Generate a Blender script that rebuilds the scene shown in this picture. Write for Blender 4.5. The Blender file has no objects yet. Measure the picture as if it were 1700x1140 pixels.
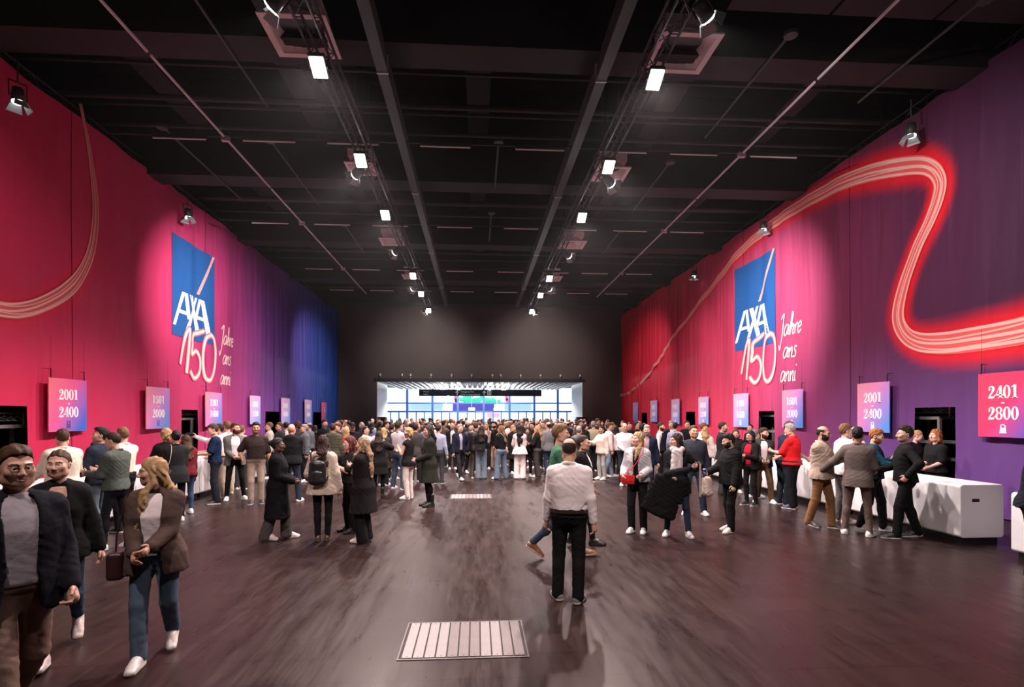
import bpy, math, random
import numpy as np
from mathutils import Vector, Matrix
random.seed(7); np.random.seed(7)
scn = bpy.context.scene
COL = scn.collection
PI = math.pi
# ------------------------------------------------------------------ camera
TH = math.radians(3.69); F = 915.0; CH = 2.0; HY = 690.0
cd = bpy.data.cameras.new('camera'); cam = bpy.data.objects.new('camera', cd); COL.objects.link(cam)
cd.sensor_width = 36; cd.lens = 36*F/1700; cd.shift_y = (HY-570)/1700
cd.clip_start = .05; cd.clip_end = 400
cam.location = (0, 0, CH); cam.rotation_euler = (PI/2, 0, -TH)
scn.camera = cam
# ------------------------------------------------------------------ world, exposure
w = bpy.data.worlds.new('sky'); scn.world = w; w.use_nodes = True
bg = w.node_tree.nodes['Background']; bg.inputs[0].default_value = (.82, .92, 1, 1); bg.inputs[1].default_value = 3.6
vs = scn.view_settings; vs.view_transform = 'Standard'; vs.look = 'None'; vs.exposure = 0.0; vs.gamma = 1; vs.use_curve_mapping = False
try:
    scn.cycles.use_denoising = True; scn.cycles.max_bounces = 7; scn.cycles.diffuse_bounces = 3; scn.cycles.glossy_bounces = 3
    scn.cycles.transparent_max_bounces = 8; scn.cycles.sample_clamp_indirect = 6; scn.cycles.use_light_tree = True
except Exception: pass
def light(name, kind, loc, energy, color=(1,1,1), target=None, **kw):
    d = bpy.data.lights.new(name, kind); d.energy = energy; d.color = color
    for k, v in kw.items(): setattr(d, k, v)
    o = bpy.data.objects.new(name, d); COL.objects.link(o); o.location = loc
    if target is not None:
        o.rotation_euler = (Vector(target)-Vector(loc)).to_track_quat('-Z', 'Y').to_euler()
    return o
FLOOD_W = 2450; FLOOD_COL = (1, .83, .80)
LOGO_W = 5200
# ------------------------------------------------------------------ pixel -> place helpers (the plan was measured from the photograph)
def ray(px, py):
    u = (px-850)/F; v = (HY-py)/F
    return Vector((u*math.cos(TH)+math.sin(TH), math.cos(TH)-u*math.sin(TH), v))
def floor_at(px, py, z=0.0):
    d = ray(px, py); t = (z-CH)/d.z
    return Vector((d.x*t, d.y*t, z))
def wall_at(px, py, X):
    d = ray(px, py); t = X/d.x
    return (d.y*t, CH+d.z*t)          # (Y, z) on the plane x = X
# ------------------------------------------------------------------ materials
MATS = {}
def mat(key, col, rough=.6, metal=0, bump=0, bscale=40, var=0, emit=0, ecol=None, spec=.5, vscale=6, coat=0):
    if key in MATS: return MATS[key]
    m = bpy.data.materials.new(key); m.use_nodes = True; nt = m.node_tree; b = nt.nodes['Principled BSDF']
    b.inputs['Base Color'].default_value = (*col, 1); b.inputs['Roughness'].default_value = rough; b.inputs['Metallic'].default_value = metal
    b.inputs['Specular IOR Level'].default_value = spec
    if coat: b.inputs['Coat Weight'].default_value = coat
    if emit:
        b.inputs['Emission Color'].default_value = (*(ecol or col), 1); b.inputs['Emission Strength'].default_value = emit
    if bump or var:
        tc = nt.nodes.new('ShaderNodeTexCoord')
        if bump:
            n = nt.nodes.new('ShaderNodeTexNoise'); n.inputs['Scale'].default_value = bscale; n.inputs['Detail'].default_value = 3
            nt.links.new(tc.outputs['Object'], n.inputs['Vector'])
            bp = nt.nodes.new('ShaderNodeBump'); bp.inputs['Strength'].default_value = bump; bp.inputs['Distance'].default_value = .01
            nt.links.new(n.outputs['Fac'], bp.inputs['Height']); nt.links.new(bp.outputs['Normal'], b.inputs['Normal'])
        if var:
            n2 = nt.nodes.new('ShaderNodeTexNoise'); n2.inputs['Scale'].default_value = vscale; n2.inputs['Detail'].default_value = 4
            nt.links.new(tc.outputs['Object'], n2.inputs['Vector'])
            mx = nt.nodes.new('ShaderNodeMix'); mx.data_type = 'RGBA'
            mx.inputs[6].default_value = (*[c*(1-var) for c in col], 1); mx.inputs[7].default_value = (*[min(1, c*(1+var)) for c in col], 1)
            nt.links.new(n2.outputs['Fac'], mx.inputs[0]); nt.links.new(mx.outputs[2], b.inputs['Base Color'])
    MATS[key] = m; return m
def lin(r, g, b):
    f = lambda c: (c/255/12.92 if c/255 <= .04045 else ((c/255+.055)/1.055)**2.4)
    return (f(r), f(g), f(b))
# ------------------------------------------------------------------ mesh helpers
def tag(o, label=None, cat=None, group=None, kind=None):
    if label: o['label'] = label
    if cat: o['category'] = cat
    if group: o['group'] = group
    if kind: o['kind'] = kind
    return o
def empty(name, loc=(0,0,0), rz=0, **kw):
    o = bpy.data.objects.new(name, None); COL.objects.link(o); o.location = loc; o.rotation_euler = (0, 0, rz); o.empty_display_size = .1
    return tag(o, **kw)
def link(name, me, m=None, parent=None, **kw):
    o = bpy.data.objects.new(name, me); COL.objects.link(o)
    if m is not None:
        for x in (m if isinstance(m, (list, tuple)) else [m]): me.materials.append(x)
    if parent is not None: o.parent = parent
    return tag(o, **kw)
class MB:
    def __init__(s): s.v = []; s.f = []; s.mi = []; s.cur = 0
    def poly(s, pts):
        n = len(s.v); s.v += [tuple(p) for p in pts]; s.f.append(list(range(n, n+len(pts)))); s.mi.append(s.cur); return s
    def box(s, x0, x1, y0, y1, z0, z1, M=None):
        P = [(x, y, z) for z in (z0, z1) for y in (y0, y1) for x in (x0, x1)]
        if M is not None: P = [tuple(M @ Vector(p)) for p in P]
        n = len(s.v); s.v += P
        for q in ((0,2,3,1),(4,5,7,6),(0,1,5,4),(2,6,7,3),(0,4,6,2),(1,3,7,5)): s.f.append([n+i for i in q]); s.mi.append(s.cur)
        return s
    def tube(s, a, b, r, n=8, r2=None, cap=True):
        a = Vector(a); b = Vector(b); d = (b-a)
        if d.length < 1e-6: return s
        q = d.to_track_quat('Z', 'Y'); r2 = r if r2 is None else r2; k = len(s.v)
        for (p, rr) in ((a, r), (b, r2)):
            for i in range(n):
                t = 2*PI*i/n; s.v.append(tuple(p + q @ Vector((rr*math.cos(t), rr*math.sin(t), 0))))
        for i in range(n): s.f.append([k+i, k+(i+1)%n, k+n+(i+1)%n, k+n+i]); s.mi.append(s.cur)
        if cap: s.f.append([k+i for i in range(n)][::-1]); s.f.append([k+n+i for i in range(n)]); s.mi += [s.cur]*2
        return s
    def path(s, pts, r, n=6):
        for a, b in zip(pts[:-1], pts[1:]): s.tube(a, b, r, n)
        return s
    def prism(s, pts2, y0, y1, axes='xz'):
        """closed outline (2-D) extruded along the third axis"""
        def P(p, y): return (p[0], y, p[1]) if axes == 'xz' else ((p[0], p[1], y) if axes == 'xy' else (y, p[0], p[1]))
        n = len(s.v); m = len(pts2)
        s.v += [P(p, y0) for p in pts2]+[P(p, y1) for p in pts2]
        s.f.append(list(range(n, n+m))); s.f.append(list(range(n+m, n+2*m))[::-1]); s.mi += [s.cur]*2
        for i in range(m): s.f.append([n+i, n+(i+1)%m, n+m+(i+1)%m, n+m+i][::-1]); s.mi.append(s.cur)
        return s
    def mesh(s, name, smooth=False):
        me = bpy.data.meshes.new(name); me.from_pydata(s.v, [], s.f)
        me.polygons.foreach_set('material_index', s.mi)
        if smooth: me.polygons.foreach_set('use_smooth', [True]*len(s.f))
        me.update(); return me
    def build(s, name, m, parent=None, smooth=False, bevel=0, seg=2, **kw):
        o = link(name, s.mesh(name, smooth), m, parent, **kw)
        if bevel:
            b = o.modifiers.new('bevel', 'BEVEL'); b.width = bevel; b.segments = seg; b.limit_method = 'ANGLE'
        return o
def copy_tree(o, parent=None):
    c = o.copy(); COL.objects.link(c); c.parent = parent
    for ch in list(o.children): copy_tree(ch, c)
    return c

# ================================================================== THE HALL
XL, XR, YB, ZT = -9.3, 10.1, 38.0, 9.0
# floor: dark sealed asphalt tiles, scuffed, fairly glossy
def floor_mat():
    m = bpy.data.materials.new('floor_dark_sealed'); m.use_nodes = True; nt = m.node_tree; N = nt.nodes; L = nt.links; b = N['Principled BSDF']
    tc = N.new('ShaderNodeTexCoord')
    n1 = N.new('ShaderNodeTexNoise'); n1.inputs['Scale'].default_value = .55; n1.inputs['Detail'].default_value = 8; n1.inputs['Roughness'].default_value = .65
    mp = N.new('ShaderNodeMapping'); mp.inputs['Scale'].default_value = (4.2, .55, 1); mp.inputs['Rotation'].default_value = (0, 0, .10)
    n2 = N.new('ShaderNodeTexNoise'); n2.inputs['Scale'].default_value = 1.6; n2.inputs['Detail'].default_value = 9; n2.inputs['Roughness'].default_value = .75; n2.inputs['Distortion'].default_value = .1
    L.new(tc.outputs['Object'], n1.inputs['Vector']); L.new(tc.outputs['Object'], mp.inputs['Vector']); L.new(mp.outputs[0], n2.inputs['Vector'])
    br = N.new('ShaderNodeTexBrick'); br.inputs['Scale'].default_value = 1; br.inputs['Mortar Size'].default_value = .012; br.inputs['Brick Width'].default_value = 1.2; br.inputs['Row Height'].default_value = .42
    br.inputs['Color1'].default_value = (1, 1, 1, 1); br.inputs['Color2'].default_value = (.82, .82, .82, 1); br.inputs['Mortar'].default_value = (.62, .62, .62, 1)
    L.new(tc.outputs['Object'], br.inputs['Vector'])
    cr = N.new('ShaderNodeValToRGB'); cr.color_ramp.elements[0].position = .36; cr.color_ramp.elements[0].color = (.0135, .0074, .0066, 1)
    cr.color_ramp.elements[1].position = .66; cr.color_ramp.elements[1].color = (.039, .0225, .0200, 1)
    mx = N.new('ShaderNodeMix'); mx.data_type = 'FLOAT'; mx.inputs[0].default_value = .5
    L.new(n1.outputs['Fac'], mx.inputs[2]); L.new(n2.outputs['Fac'], mx.inputs[3]); L.new(mx.outputs[0], cr.inputs[0])
    mu = N.new('ShaderNodeMix'); mu.data_type = 'RGBA'; mu.blend_type = 'MULTIPLY'; mu.inputs[0].default_value = 1
    L.new(cr.outputs[0], mu.inputs[6]); L.new(br.outputs['Color'], mu.inputs[7]); L.new(mu.outputs[2], b.inputs['Base Color'])
    rr = N.new('ShaderNodeMapRange'); rr.inputs['From Min'].default_value = .3; rr.inputs['From Max'].default_value = .7; rr.inputs['To Min'].default_value = .22; rr.inputs['To Max'].default_value = .46
    L.new(n2.outputs['Fac'], rr.inputs['Value']); L.new(rr.outputs[0], b.inputs['Roughness'])
    bp = N.new('ShaderNodeBump'); bp.inputs['Strength'].default_value = .22; bp.inputs['Distance'].default_value = .01
    L.new(mu.outputs[2], bp.inputs['Height']); L.new(bp.outputs['Normal'], b.inputs['Normal']); b.inputs['Specular IOR Level'].default_value = .13; b.inputs['Specular Tint'].default_value = (1, .70, .66, 1)
    return m
M_floor = floor_mat()
M_black = mat('black_wall', (.012, .011, .011), .8)
M_dark = mat('dark_steel', (.014, .013, .013), .6)
M_brown = mat('girder_brown', (.012, .009, .0085), .7, var=.25, vscale=1.5)
M_grey = mat('grey_beam', (.050, .054, .060), .55)
M_pale = mat('pale_metal', (.55, .52, .50), .4, .3)
M_alu = mat('aluminium', (.62, .60, .58), .35, .85)
M_pink = mat('painted_diffuser', (.86, .74, .72), .6)
M_white = mat('white_laminate', (.86, .85, .86), .32, coat=.1)
M_blackgloss = mat('black_lacquer', (.012, .012, .013), .35)
M_tube = mat('fluorescent_tube_off', (.92, .80, .78), .5)

MB().box(-14, 15, -6, 60, -.2, 0).build('floor', M_floor, kind='structure')
MB().box(-13, 14, -6, YB, 11.6, 11.8).build('ceiling', mat('roof_deck', (.004, .0035, .0035), .9), kind='structure')
MB().box(-13.2, -13, -6, YB, 0, 11.6).build('wall_left', M_black, kind='structure')
MB().box(14, 14.2, -6, YB, 0, 11.6).build('wall_right', M_black, kind='structure')
MB().box(-13.2, 14.2, -6.2, -6, 0, 11.8).build('wall_rear', M_black, kind='structure')
# far wall with the wide opening into the foyer
OXL, OXR, OZ = floor_at(625, 738).x*0, 0, 0
d0 = ray(625, 633); OXL = d0.x*YB/d0.y; OZ = CH+d0.z*YB/d0.y
d1 = ray(968, 633); OXR = d1.x*YB/d1.y
M_farwall = mat('far_wall_charcoal', (.105, .082, .075), .85, bump=.1, bscale=3, var=.12, vscale=.8)
mb = MB()
mb.box(-13.2, OXL, YB, YB+.3, 0, 11.6); mb.box(OXR, 14.2, YB, YB+.3, 0, 11.6); mb.box(OXL, OXR, YB, YB+.3, OZ, 11.6)
mb.build('wall_far', M_farwall, kind='structure')
mb = MB(); mb.box(OXL-.15, OXR+.15, YB-.06, YB+.02, OZ, OZ+.22)
mb.build('trim_1', mat('lintel_black', (.02, .018, .018), .6), kind='structure')
# little lamps / bolts standing on the lintel
for q_, px in enumerate((632, 668, 682, 716, 750, 783, 817, 831, 864, 897, 930, 962)):
    d = ray(px, 630); x = d.x*YB/d.y
    t = empty('track_spotlight', (x, YB-.12, OZ+.22))
    tag(t, 'tiny pale spotlight above the foyer opening, %s from the left' % ('first', 'second', 'third', 'fourth', 'fifth', 'sixth', 'seventh', 'eighth', 'ninth', 'tenth', 'eleventh', 'twelfth')[q_], 'spotlight', 'small spotlights over the foyer opening')
    MB().tube((0, 0, .0), (0, 0, .22), .02, 6).build('stem', M_alu, t)
    MB().tube((0, -.02, .3), (0, -.06, .14), .05, 8, .07).build('head', mat('pale_spot', (.7, .68, .66), .4), t, smooth=False)
# foyer: reveal walls, slatted ceiling, lamps, glass front
M_reveal = mat('reveal_white', (.82, .84, .86), .5)
YR, YG = 42.6, 50.0
MB().box(OXL-.25, OXL, YB+.3, YR, 0, OZ).build('wall_reveal_left', M_reveal, kind='structure')
MB().box(OXR, OXR+.25, YB+.3, YR, 0, OZ).build('wall_reveal_right', M_reveal, kind='structure')
MB().box(-16, 17, YB+.3, YG+1.5, OZ+.25, OZ+.4).build('ceiling_foyer', mat('foyer_soffit', (.45, .47, .5), .7), kind='structure')
slat = MB().box(-.06, .06, 0, YG-YB-.6, 0, .22).mesh('slat')
x = OXL+.15; k = 0; sl_root = empty('slatted_ceiling', (0, YB+.4, OZ)); tag(sl_root, 'pale slatted baffle ceiling over the bright foyer', 'ceiling baffle')
while x < OXR:
    link('slat', slat, mat('slat_white', (.72, .74, .78), .5) if k == 0 else None, sl_root).location = (x, 0, 0)
    x += .42; k += 1
for i, px in enumerate((735, 760, 812, 836)):
    d = ray(px, 641); y = 45.5; x = d.x*y/d.y
    t = empty('foyer_downlight', (x, y, OZ-.12)); tag(t, '%s of four bright downlights under the foyer ceiling' % ('leftmost', 'second from left', 'third from left', 'rightmost')[i], 'lamp', 'foyer downlights')
    MB().tube((0, 0, -.02), (0, 0, .12), .24, 16).build('housing', M_alu, t)
    MB().tube((0, 0, -.05), (0, 0, -.02), .2, 16).build('lens', mat('downlight_lens', (1, 1, 1), .4, emit=40), t)
    light('foyer_downlight_beam', 'POINT', (x, y, OZ-.3), 700, (1, .96, .9), shadow_soft_size=.2)
M_frame = mat('blue_grey_mullion', lin(40, 80, 140), .5)
def glass_mat():
    m = bpy.data.materials.new('clear_glass'); m.use_nodes = True; nt = m.node_tree; N = nt.nodes; N.remove(N['Principled BSDF'])
    tr = N.new('ShaderNodeBsdfTransparent'); tr.inputs[0].default_value = (.9, .96, 1, 1); gl = N.new('ShaderNodeBsdfGlossy'); gl.inputs['Roughness'].default_value = .03
    mx = N.new('ShaderNodeMixShader'); mx.inputs[0].default_value = .08
    nt.links.new(tr.outputs[0], mx.inputs[1]); nt.links.new(gl.outputs[0], mx.inputs[2]); nt.links.new(mx.outputs[0], N['Material Output'].inputs[0]); return m
M_glass = glass_mat()
def xat(px, y): d = ray(px, 690); return d.x*y/d.y
def zat(py, y): d = ray(797, py); return CH+d.z*y/d.y
gf = empty('window_1', (0, YG, 0)); gf['kind'] = 'structure'
mx_ = [xat(p, YG) for p in (590, 633, 676, 718, 760, 803, 846, 887, 926, 968, 1010)]
z1, z2, z3 = zat(683, YG), zat(669, YG), OZ+.3
for x in mx_: MB().box(x-.09, x+.09, -.12, .12, 0, z3).build('mullion', M_frame, gf)
for z, hgt in ((z1, .14), (z2, .12)): MB().box(-16, 17, -.1, .1, z-hgt/2, z+hgt/2).build('transom', M_frame, gf)
for a, b in zip(mx_[:-1], mx_[1:]):
    for za, zb in ((.05, z1-.07), (z1+.07, z2-.06), (z2+.06, z3)):
        MB().box(a+.09, b-.09, -.012, .012, za, zb).build('pane', M_glass, gf)
    for t in (.36, .68):      # door stiles
        x = a+(b-a)*t; MB().box(x-.05, x+.05, -.06, .06, 0, z1-.07).build('door_stile', M_frame, gf)
for px in (740, 783, 825):
    x = xat(px, YG-.3); o = MB().box(-.28, .28, -.04, .04, -.12, .12).build('exit_sign', mat('exit_panel', (.75, .95, .9), .5, emit=1.2), None); o.location = (x, YG-.3, z1+.22); MB().tube((0, 0, .12), (0, 0, OZ+.3-z1-.22), .012, 6).build('hanger', M_alu, o)
    tag(o, {740: 'small pale lit sign above the left foyer doors', 783: 'small pale lit sign above the middle foyer doors', 825: 'small pale lit sign above the right foyer doors'}[px], 'sign', 'lit door signs in the foyer')
# outside: paving and the hall across the way
MB().box(-60, 60, 60, 110, -.2, 0).build('ground_outside', mat('pale_paving', (.6, .6, .6), .8), kind='structure')
YO = 78.0
oh = empty('opposite_hall', (0, YO, 0)); tag(oh, 'pale hall building across the forecourt with violet entrance band', 'building')
MB().box(-45, 45, 0, 2, 0, 11).build('facade', mat('pale_facade', (.85, .86, .9), .7), oh)
zz1, zz2 = zat(682, YO), zat(670, YO)
MB().box(xat(752, YO), xat(820, YO), -.3, 0, zz1, zz2).build('entrance_band', mat('violet_band', lin(70, 55, 140), .6), oh)
MB().box(xat(838, YO), xat(882, YO), -.3, 0, zz1+.2, zz2).build('window_band', mat('paleblue_band', lin(150, 170, 220), .5), oh)
MB().box(xat(678, YO), xat(735, YO), -.3, 0, zz1+.2, zz2).build('window_band', MATS['paleblue_band'], oh)
MB().box(xat(809, YO), xat(829, YO), -.4, 0, zat(692, YO), zat(685.5, YO)).build('banner', mat('pink_banner', lin(240, 150, 170), .6), oh)
random.seed(5)
mb = MB()      # green brush-stroke mural above the entrance
for i in range(46):
    px = random.uniform(764, 822); py = 663+3*math.sin(px*.21)+random.uniform(-2, 2.2)
    x = xat(px, YO); z = zat(py, YO); s = random.uniform(.25, .8); a = random.uniform(-.6, .6)
    c, q = math.cos(a), math.sin(a)
    mb.prism([(x+s*c*i_-.16*q*j_, z+s*q*i_+.16*c*j_) for i_, j_ in ((-1, -1), (1, -1), (1, 1), (-1, 1))], -.05-i*.004, -.02)
mb.build('mural_strokes', mat('mural_green', lin(30, 200, 140), .7), oh, kind='stuff')
mb = MB()
for px, py in ((756, 661), (757, 664), (758, 667), (841, 661), (842, 664)):
    x = xat(px, YO); z = zat(py, YO); mb.box(x-.18, x+.18, -.08, 0, z-.3, z+.3)
mb.build('mural_marks', mat('mural_pink', lin(230, 80, 150), .7), oh, kind='stuff')
# ================================================================== PRINTED CURTAINS
def fold(side, Y, z):
    Y = np.asarray(Y, float); z = np.asarray(z, float)
    d = .030*np.sin(Y*1.9+.6*np.sin(z*.7))+.016*np.sin(Y*4.7+z*.30+1.5*np.sin(Y*.7))+.007*np.sin(Y*9.7-z*.5)*(.5+.5*np.sin(Y*1.3+z*.4))
    far = np.clip((Y-(22 if side < 0 else 24))/8, 0, 1)
    d = d+far*(.040*np.sin(Y*12.4+.3*np.sin(z*.9))+.018*np.sin(Y*21+z*.2))
    low = np.clip((3.2-z)/3.2, 0, 1)
    d = d+low*(.014*np.sin(Y*8.1+z*2.6)+.010*np.sin(Y*3.7-z*4.1))
    return d
def cxyz(side, Y, z, off=0):
    X = XL if side < 0 else XR
    return np.stack(np.broadcast_arrays(X-side*(fold(side, Y, z)+off), Y, z), -1)
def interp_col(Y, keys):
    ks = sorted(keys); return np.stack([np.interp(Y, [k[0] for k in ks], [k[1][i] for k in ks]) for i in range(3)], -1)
KL = [(5, (.56, .014, .055)), (12, (.58, .022, .080)), (16, (.58, .034, .12)), (19, (.54, .042, .15)), (22, (.34, .035, .17)), (25, (.17, .045, .24)), (29, (.085, .06, .30)), (33, (.045, .085, .40)), (38, (.02, .10, .48))]
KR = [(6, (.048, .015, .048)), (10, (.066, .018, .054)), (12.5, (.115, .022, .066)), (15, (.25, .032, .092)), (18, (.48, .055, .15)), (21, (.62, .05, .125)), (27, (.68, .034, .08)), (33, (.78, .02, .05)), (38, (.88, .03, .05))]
def smooth(pts, n=10):
    P = np.array(pts, float); P = np.vstack([2*P[0]-P[1], P, 2*P[-1]-P[-2]]); out = []
    for i in range(1, len(P)-2):
        t = np.linspace(0, 1, n, endpoint=False)[:, None]; a, b, c, d = P[i-1], P[i], P[i+1], P[i+2]
        out.append(.5*((2*b)+(-a+c)*t+(2*a-5*b+4*c-d)*t*t+(-a+3*b-3*c+d)*t**3))
    return np.vstack(out+[P[-2][None]])
RIB_R = [(1029, 657, 3), (1048, 650, 3.5), (1082, 617, 4), (1115, 565, 4.5), (1162, 503, 5.5), (1200, 453, 7), (1247, 401, 9), (1304, 359, 11), (1361, 323, 14), (1422, 295, 17), (1475, 280, 19), (1522, 274, 18), (1550, 280, 16), (1563, 299, 15), (1561, 325, 15), (1546, 366, 15), (1522, 413, 15), (1500, 470, 14), (1490, 522, 14), (1500, 553, 15), (1524, 568, 17), (1564, 571, 20), (1626, 563, 23), (1700, 548, 26), (1790, 528, 30)]
RIB_L = [(131, 172, 5), (138, 205, 5), (147, 250, 6), (154, 310, 7), (156, 360, 8), (149, 415, 9), (134, 452, 11), (108, 485, 13), (73, 506, 14), (35, 515, 15), (0, 513, 15), (-60, 498, 16), (-140, 470, 18)]
def rib_path(R, X):
    out = []
    for px, py, hw in R:
        Y, z = wall_at(px, py, X)
        dist = math.hypot(X, Y); out.append((Y, z, hw/F*dist*1.03))
    return smooth(out, 10)
def strip_mesh(side, name, P2, hw, m, off, parent, foldfree=False):
    """P2: (n,2) centre line in (Y,z); hw: half width (scalar or array)"""
    P2 = np.asarray(P2); T = np.gradient(P2, axis=0); T /= np.maximum(np.linalg.norm(T, axis=1, keepdims=True), 1e-9)
    Nn = np.stack([-T[:, 1], T[:, 0]], 1); hw = np.broadcast_to(hw, len(P2))[:, None]
    A = P2+Nn*hw; B = P2-Nn*hw
    V = np.concatenate([cxyz(side, A[:, 0], A[:, 1], off), cxyz(side, B[:, 0], B[:, 1], off)]); n = len(P2)
    Fq = [[i, i+1, n+i+1, n+i] for i in range(n-1)]
    me = bpy.data.meshes.new(name); me.from_pydata(V.tolist(), [], Fq); me.update()
    return link(name, me, m, parent)
def curtain_mat():
    m = bpy.data.materials.new('printed_fabric'); m.use_nodes = True; nt = m.node_tree; b = nt.nodes['Principled BSDF']
    at = nt.nodes.new('ShaderNodeVertexColor'); at.layer_name = 'print'; nt.links.new(at.outputs['Color'], b.inputs['Base Color'])
    b.inputs['Roughness'].default_value = .62; b.inputs['Specular IOR Level'].default_value = .3
    tc = nt.nodes.new('ShaderNodeTexCoord'); n = nt.nodes.new('ShaderNodeTexNoise'); mp = nt.nodes.new('ShaderNodeMapping'); mp.inputs['Scale'].default_value = (1, 1.1, .14)
    nt.links.new(tc.outputs['Object'], mp.inputs[0]); nt.links.new(mp.outputs[0], n.inputs['Vector']); n.inputs['Scale'].default_value = 2.2; n.inputs['Detail'].default_value = 1; n.inputs['Distortion'].default_value = .6
    bp = nt.nodes.new('ShaderNodeBump'); bp.inputs['Strength'].default_value = .7; bp.inputs['Distance'].default_value = .09
    nt.links.new(n.outputs['Fac'], bp.inputs['Height']); nt.links.new(bp.outputs['Normal'], b.inputs['Normal']); return m
M_cur = curtain_mat()
M_ribmid = mat('ribbon_coral', (.92, .12, .11), .6); M_ribline = mat('ribbon_pale', (.98, .52, .46), .6); M_ribred = mat('ribbon_red', (.80, .02, .03), .6)
M_ribmidL = mat('ribbon_rose', (.72, .10, .10), .6); M_riblineL = mat('ribbon_rose_pale', (.95, .45, .40), .6)
HOLES = {-1: [], 1: []}
for (a, b, t) in ((-70, 47, 674), (303, 330, 680), (443, 463, 683), (521, 532, 684)): HOLES[-1].append((wall_at(a, 690, XL)[0], wall_at(b, 690, XL)[0], wall_at((a+b)/2 if a > 0 else b, t, XL)[1]))
for (a, b, t) in ((1517, 1587, 676), (1258, 1284, 682), (1139, 1153, 683), (1065, 1073, 685)): HOLES[1].append((wall_at(b, 690, XR)[0], wall_at(a, 690, XR)[0], wall_at((a+b)/2, t, XR)[1]))
def curtain(side, label, keys, R, seams, glow):
    X = XL if side < 0 else XR
    root = empty('printed_curtain', (0, 0, 0)); tag(root, label, 'curtain')
    RP = rib_path(R, X); holes = HOLES[side]
    for i, (a, b) in enumerate(zip(seams[:-1], seams[1:])):
        ys = set(np.round(np.arange(a, b, .10), 4).tolist()+[b]); zs = set(np.round(np.arange(.02, ZT, .15), 4).tolist()+[ZT])
        for (h0, h1, ht) in holes:
            for h in (h0, h1):
                if a < h < b: ys.add(round(h, 4))
            if not (h1 < a or h0 > b): zs.add(round(ht, 4))
        ys = np.array(sorted(ys)); zs = np.array(sorted(zs)); Yg, Zg = np.meshgrid(ys, zs, indexing='ij')
        V = cxyz(side, Yg, Zg, (.006 if i % 2 else -.006)).reshape(-1, 3)
        ny, nz = Yg.shape; idx = np.arange(ny*nz).reshape(ny, nz)
        q = np.stack([idx[:-1, :-1], idx[1:, :-1], idx[1:, 1:], idx[:-1, 1:]], -1)
        yc = (Yg[:-1, :-1]+Yg[1:, 1:])/2; zc = (Zg[:-1, :-1]+Zg[1:, 1:])/2; keep = np.ones(yc.shape, bool)
        for (h0, h1, ht) in holes: keep &= ~((yc > h0) & (yc < h1) & (zc < ht))
        Q = q[keep]
        if side > 0: Q = Q[:, ::-1]
        me = bpy.data.meshes.new('fabric_panel'); me.from_pydata(V.tolist(), [], Q.tolist()); me.update()
        me.polygons.foreach_set('use_smooth', [True]*len(Q))
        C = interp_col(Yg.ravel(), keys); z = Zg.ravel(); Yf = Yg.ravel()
        if side > 0:      # the print turns violet towards the bottom of the near end
            t = (np.clip((4.2-z)/3.2, 0, 1)*np.clip((19-Yf)/6, 0, 1))[:, None]; C = C*(1-t)+t*np.array([.125, .048, .21])
        # printed light trail: a red halo fading away from the ribbon's centre line
        d = np.full(len(z), 99.); hw = np.zeros(len(z))
        for p in RP[::2]:
            e = np.hypot(Yf-p[0], z-p[1]); k = e < d; d[k] = e[k]; hw[k] = p[2]
        g = (glow*np.clip(1-(d-hw*.85)/(hw*.75+.05), 0, 1)**1.2)[:, None]
        C = C*(1-g)+g*np.array([.86, .012, .025])
        ca = me.color_attributes.new('print', 'FLOAT_COLOR', 'POINT')
        ca.data.foreach_set('color', np.concatenate([C, np.ones((len(C), 1))], 1).astype(np.float32).ravel())
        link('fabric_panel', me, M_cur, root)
    mm, ml = (M_ribmid, M_ribline) if side > 0 else (M_ribmidL, M_riblineL)
    strip_mesh(side, 'ribbon_print', RP[:, :2], RP[:, 2]*.66, mm, .016+.028*np.clip((RP[:, 0]-23)/4, 0, 1), root)
    T = np.gradient(RP[:, :2], axis=0); T /= np.linalg.norm(T, axis=1, keepdims=True); Nn = np.stack([-T[:, 1], T[:, 0]], 1)
    s = np.arange(len(RP))
    for j, o in enumerate((-.56, -.36, -.05, .22, .52)):
        off = RP[:, 2]*(o+.13*np.sin(s*.07+j*1.9)*np.sin(s*.021+j))
        strip_mesh(side, 'ribbon_line', RP[:, :2]+Nn*off[:, None], np.maximum(RP[:, 2]*(.045 if j % 2 else .085), .006), ml, .020+.001*j+.030*np.clip((RP[:, 0]-23)/4, 0, 1), root)
    return root
seamsL = [4.5, 7.4, 11.0, 13.3, 16.2, 19.6, 22.8, 26, 29.3, 32.6, 35.6, 37.95]
seamsR = [4.5, 8.0, 11.1, 14.3, 16.9, 20.3, 23.6, 26.9, 30.2, 33.4, 37.95]
curL = curtain(-1, 'tall printed wall curtain on the left fading from crimson to blue', KL, RIB_L, seamsL, .35)
curR = curtain(1, 'tall printed wall curtain on the right fading from red to violet with light trail', KR, RIB_R, seamsR, 1.0)
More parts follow.
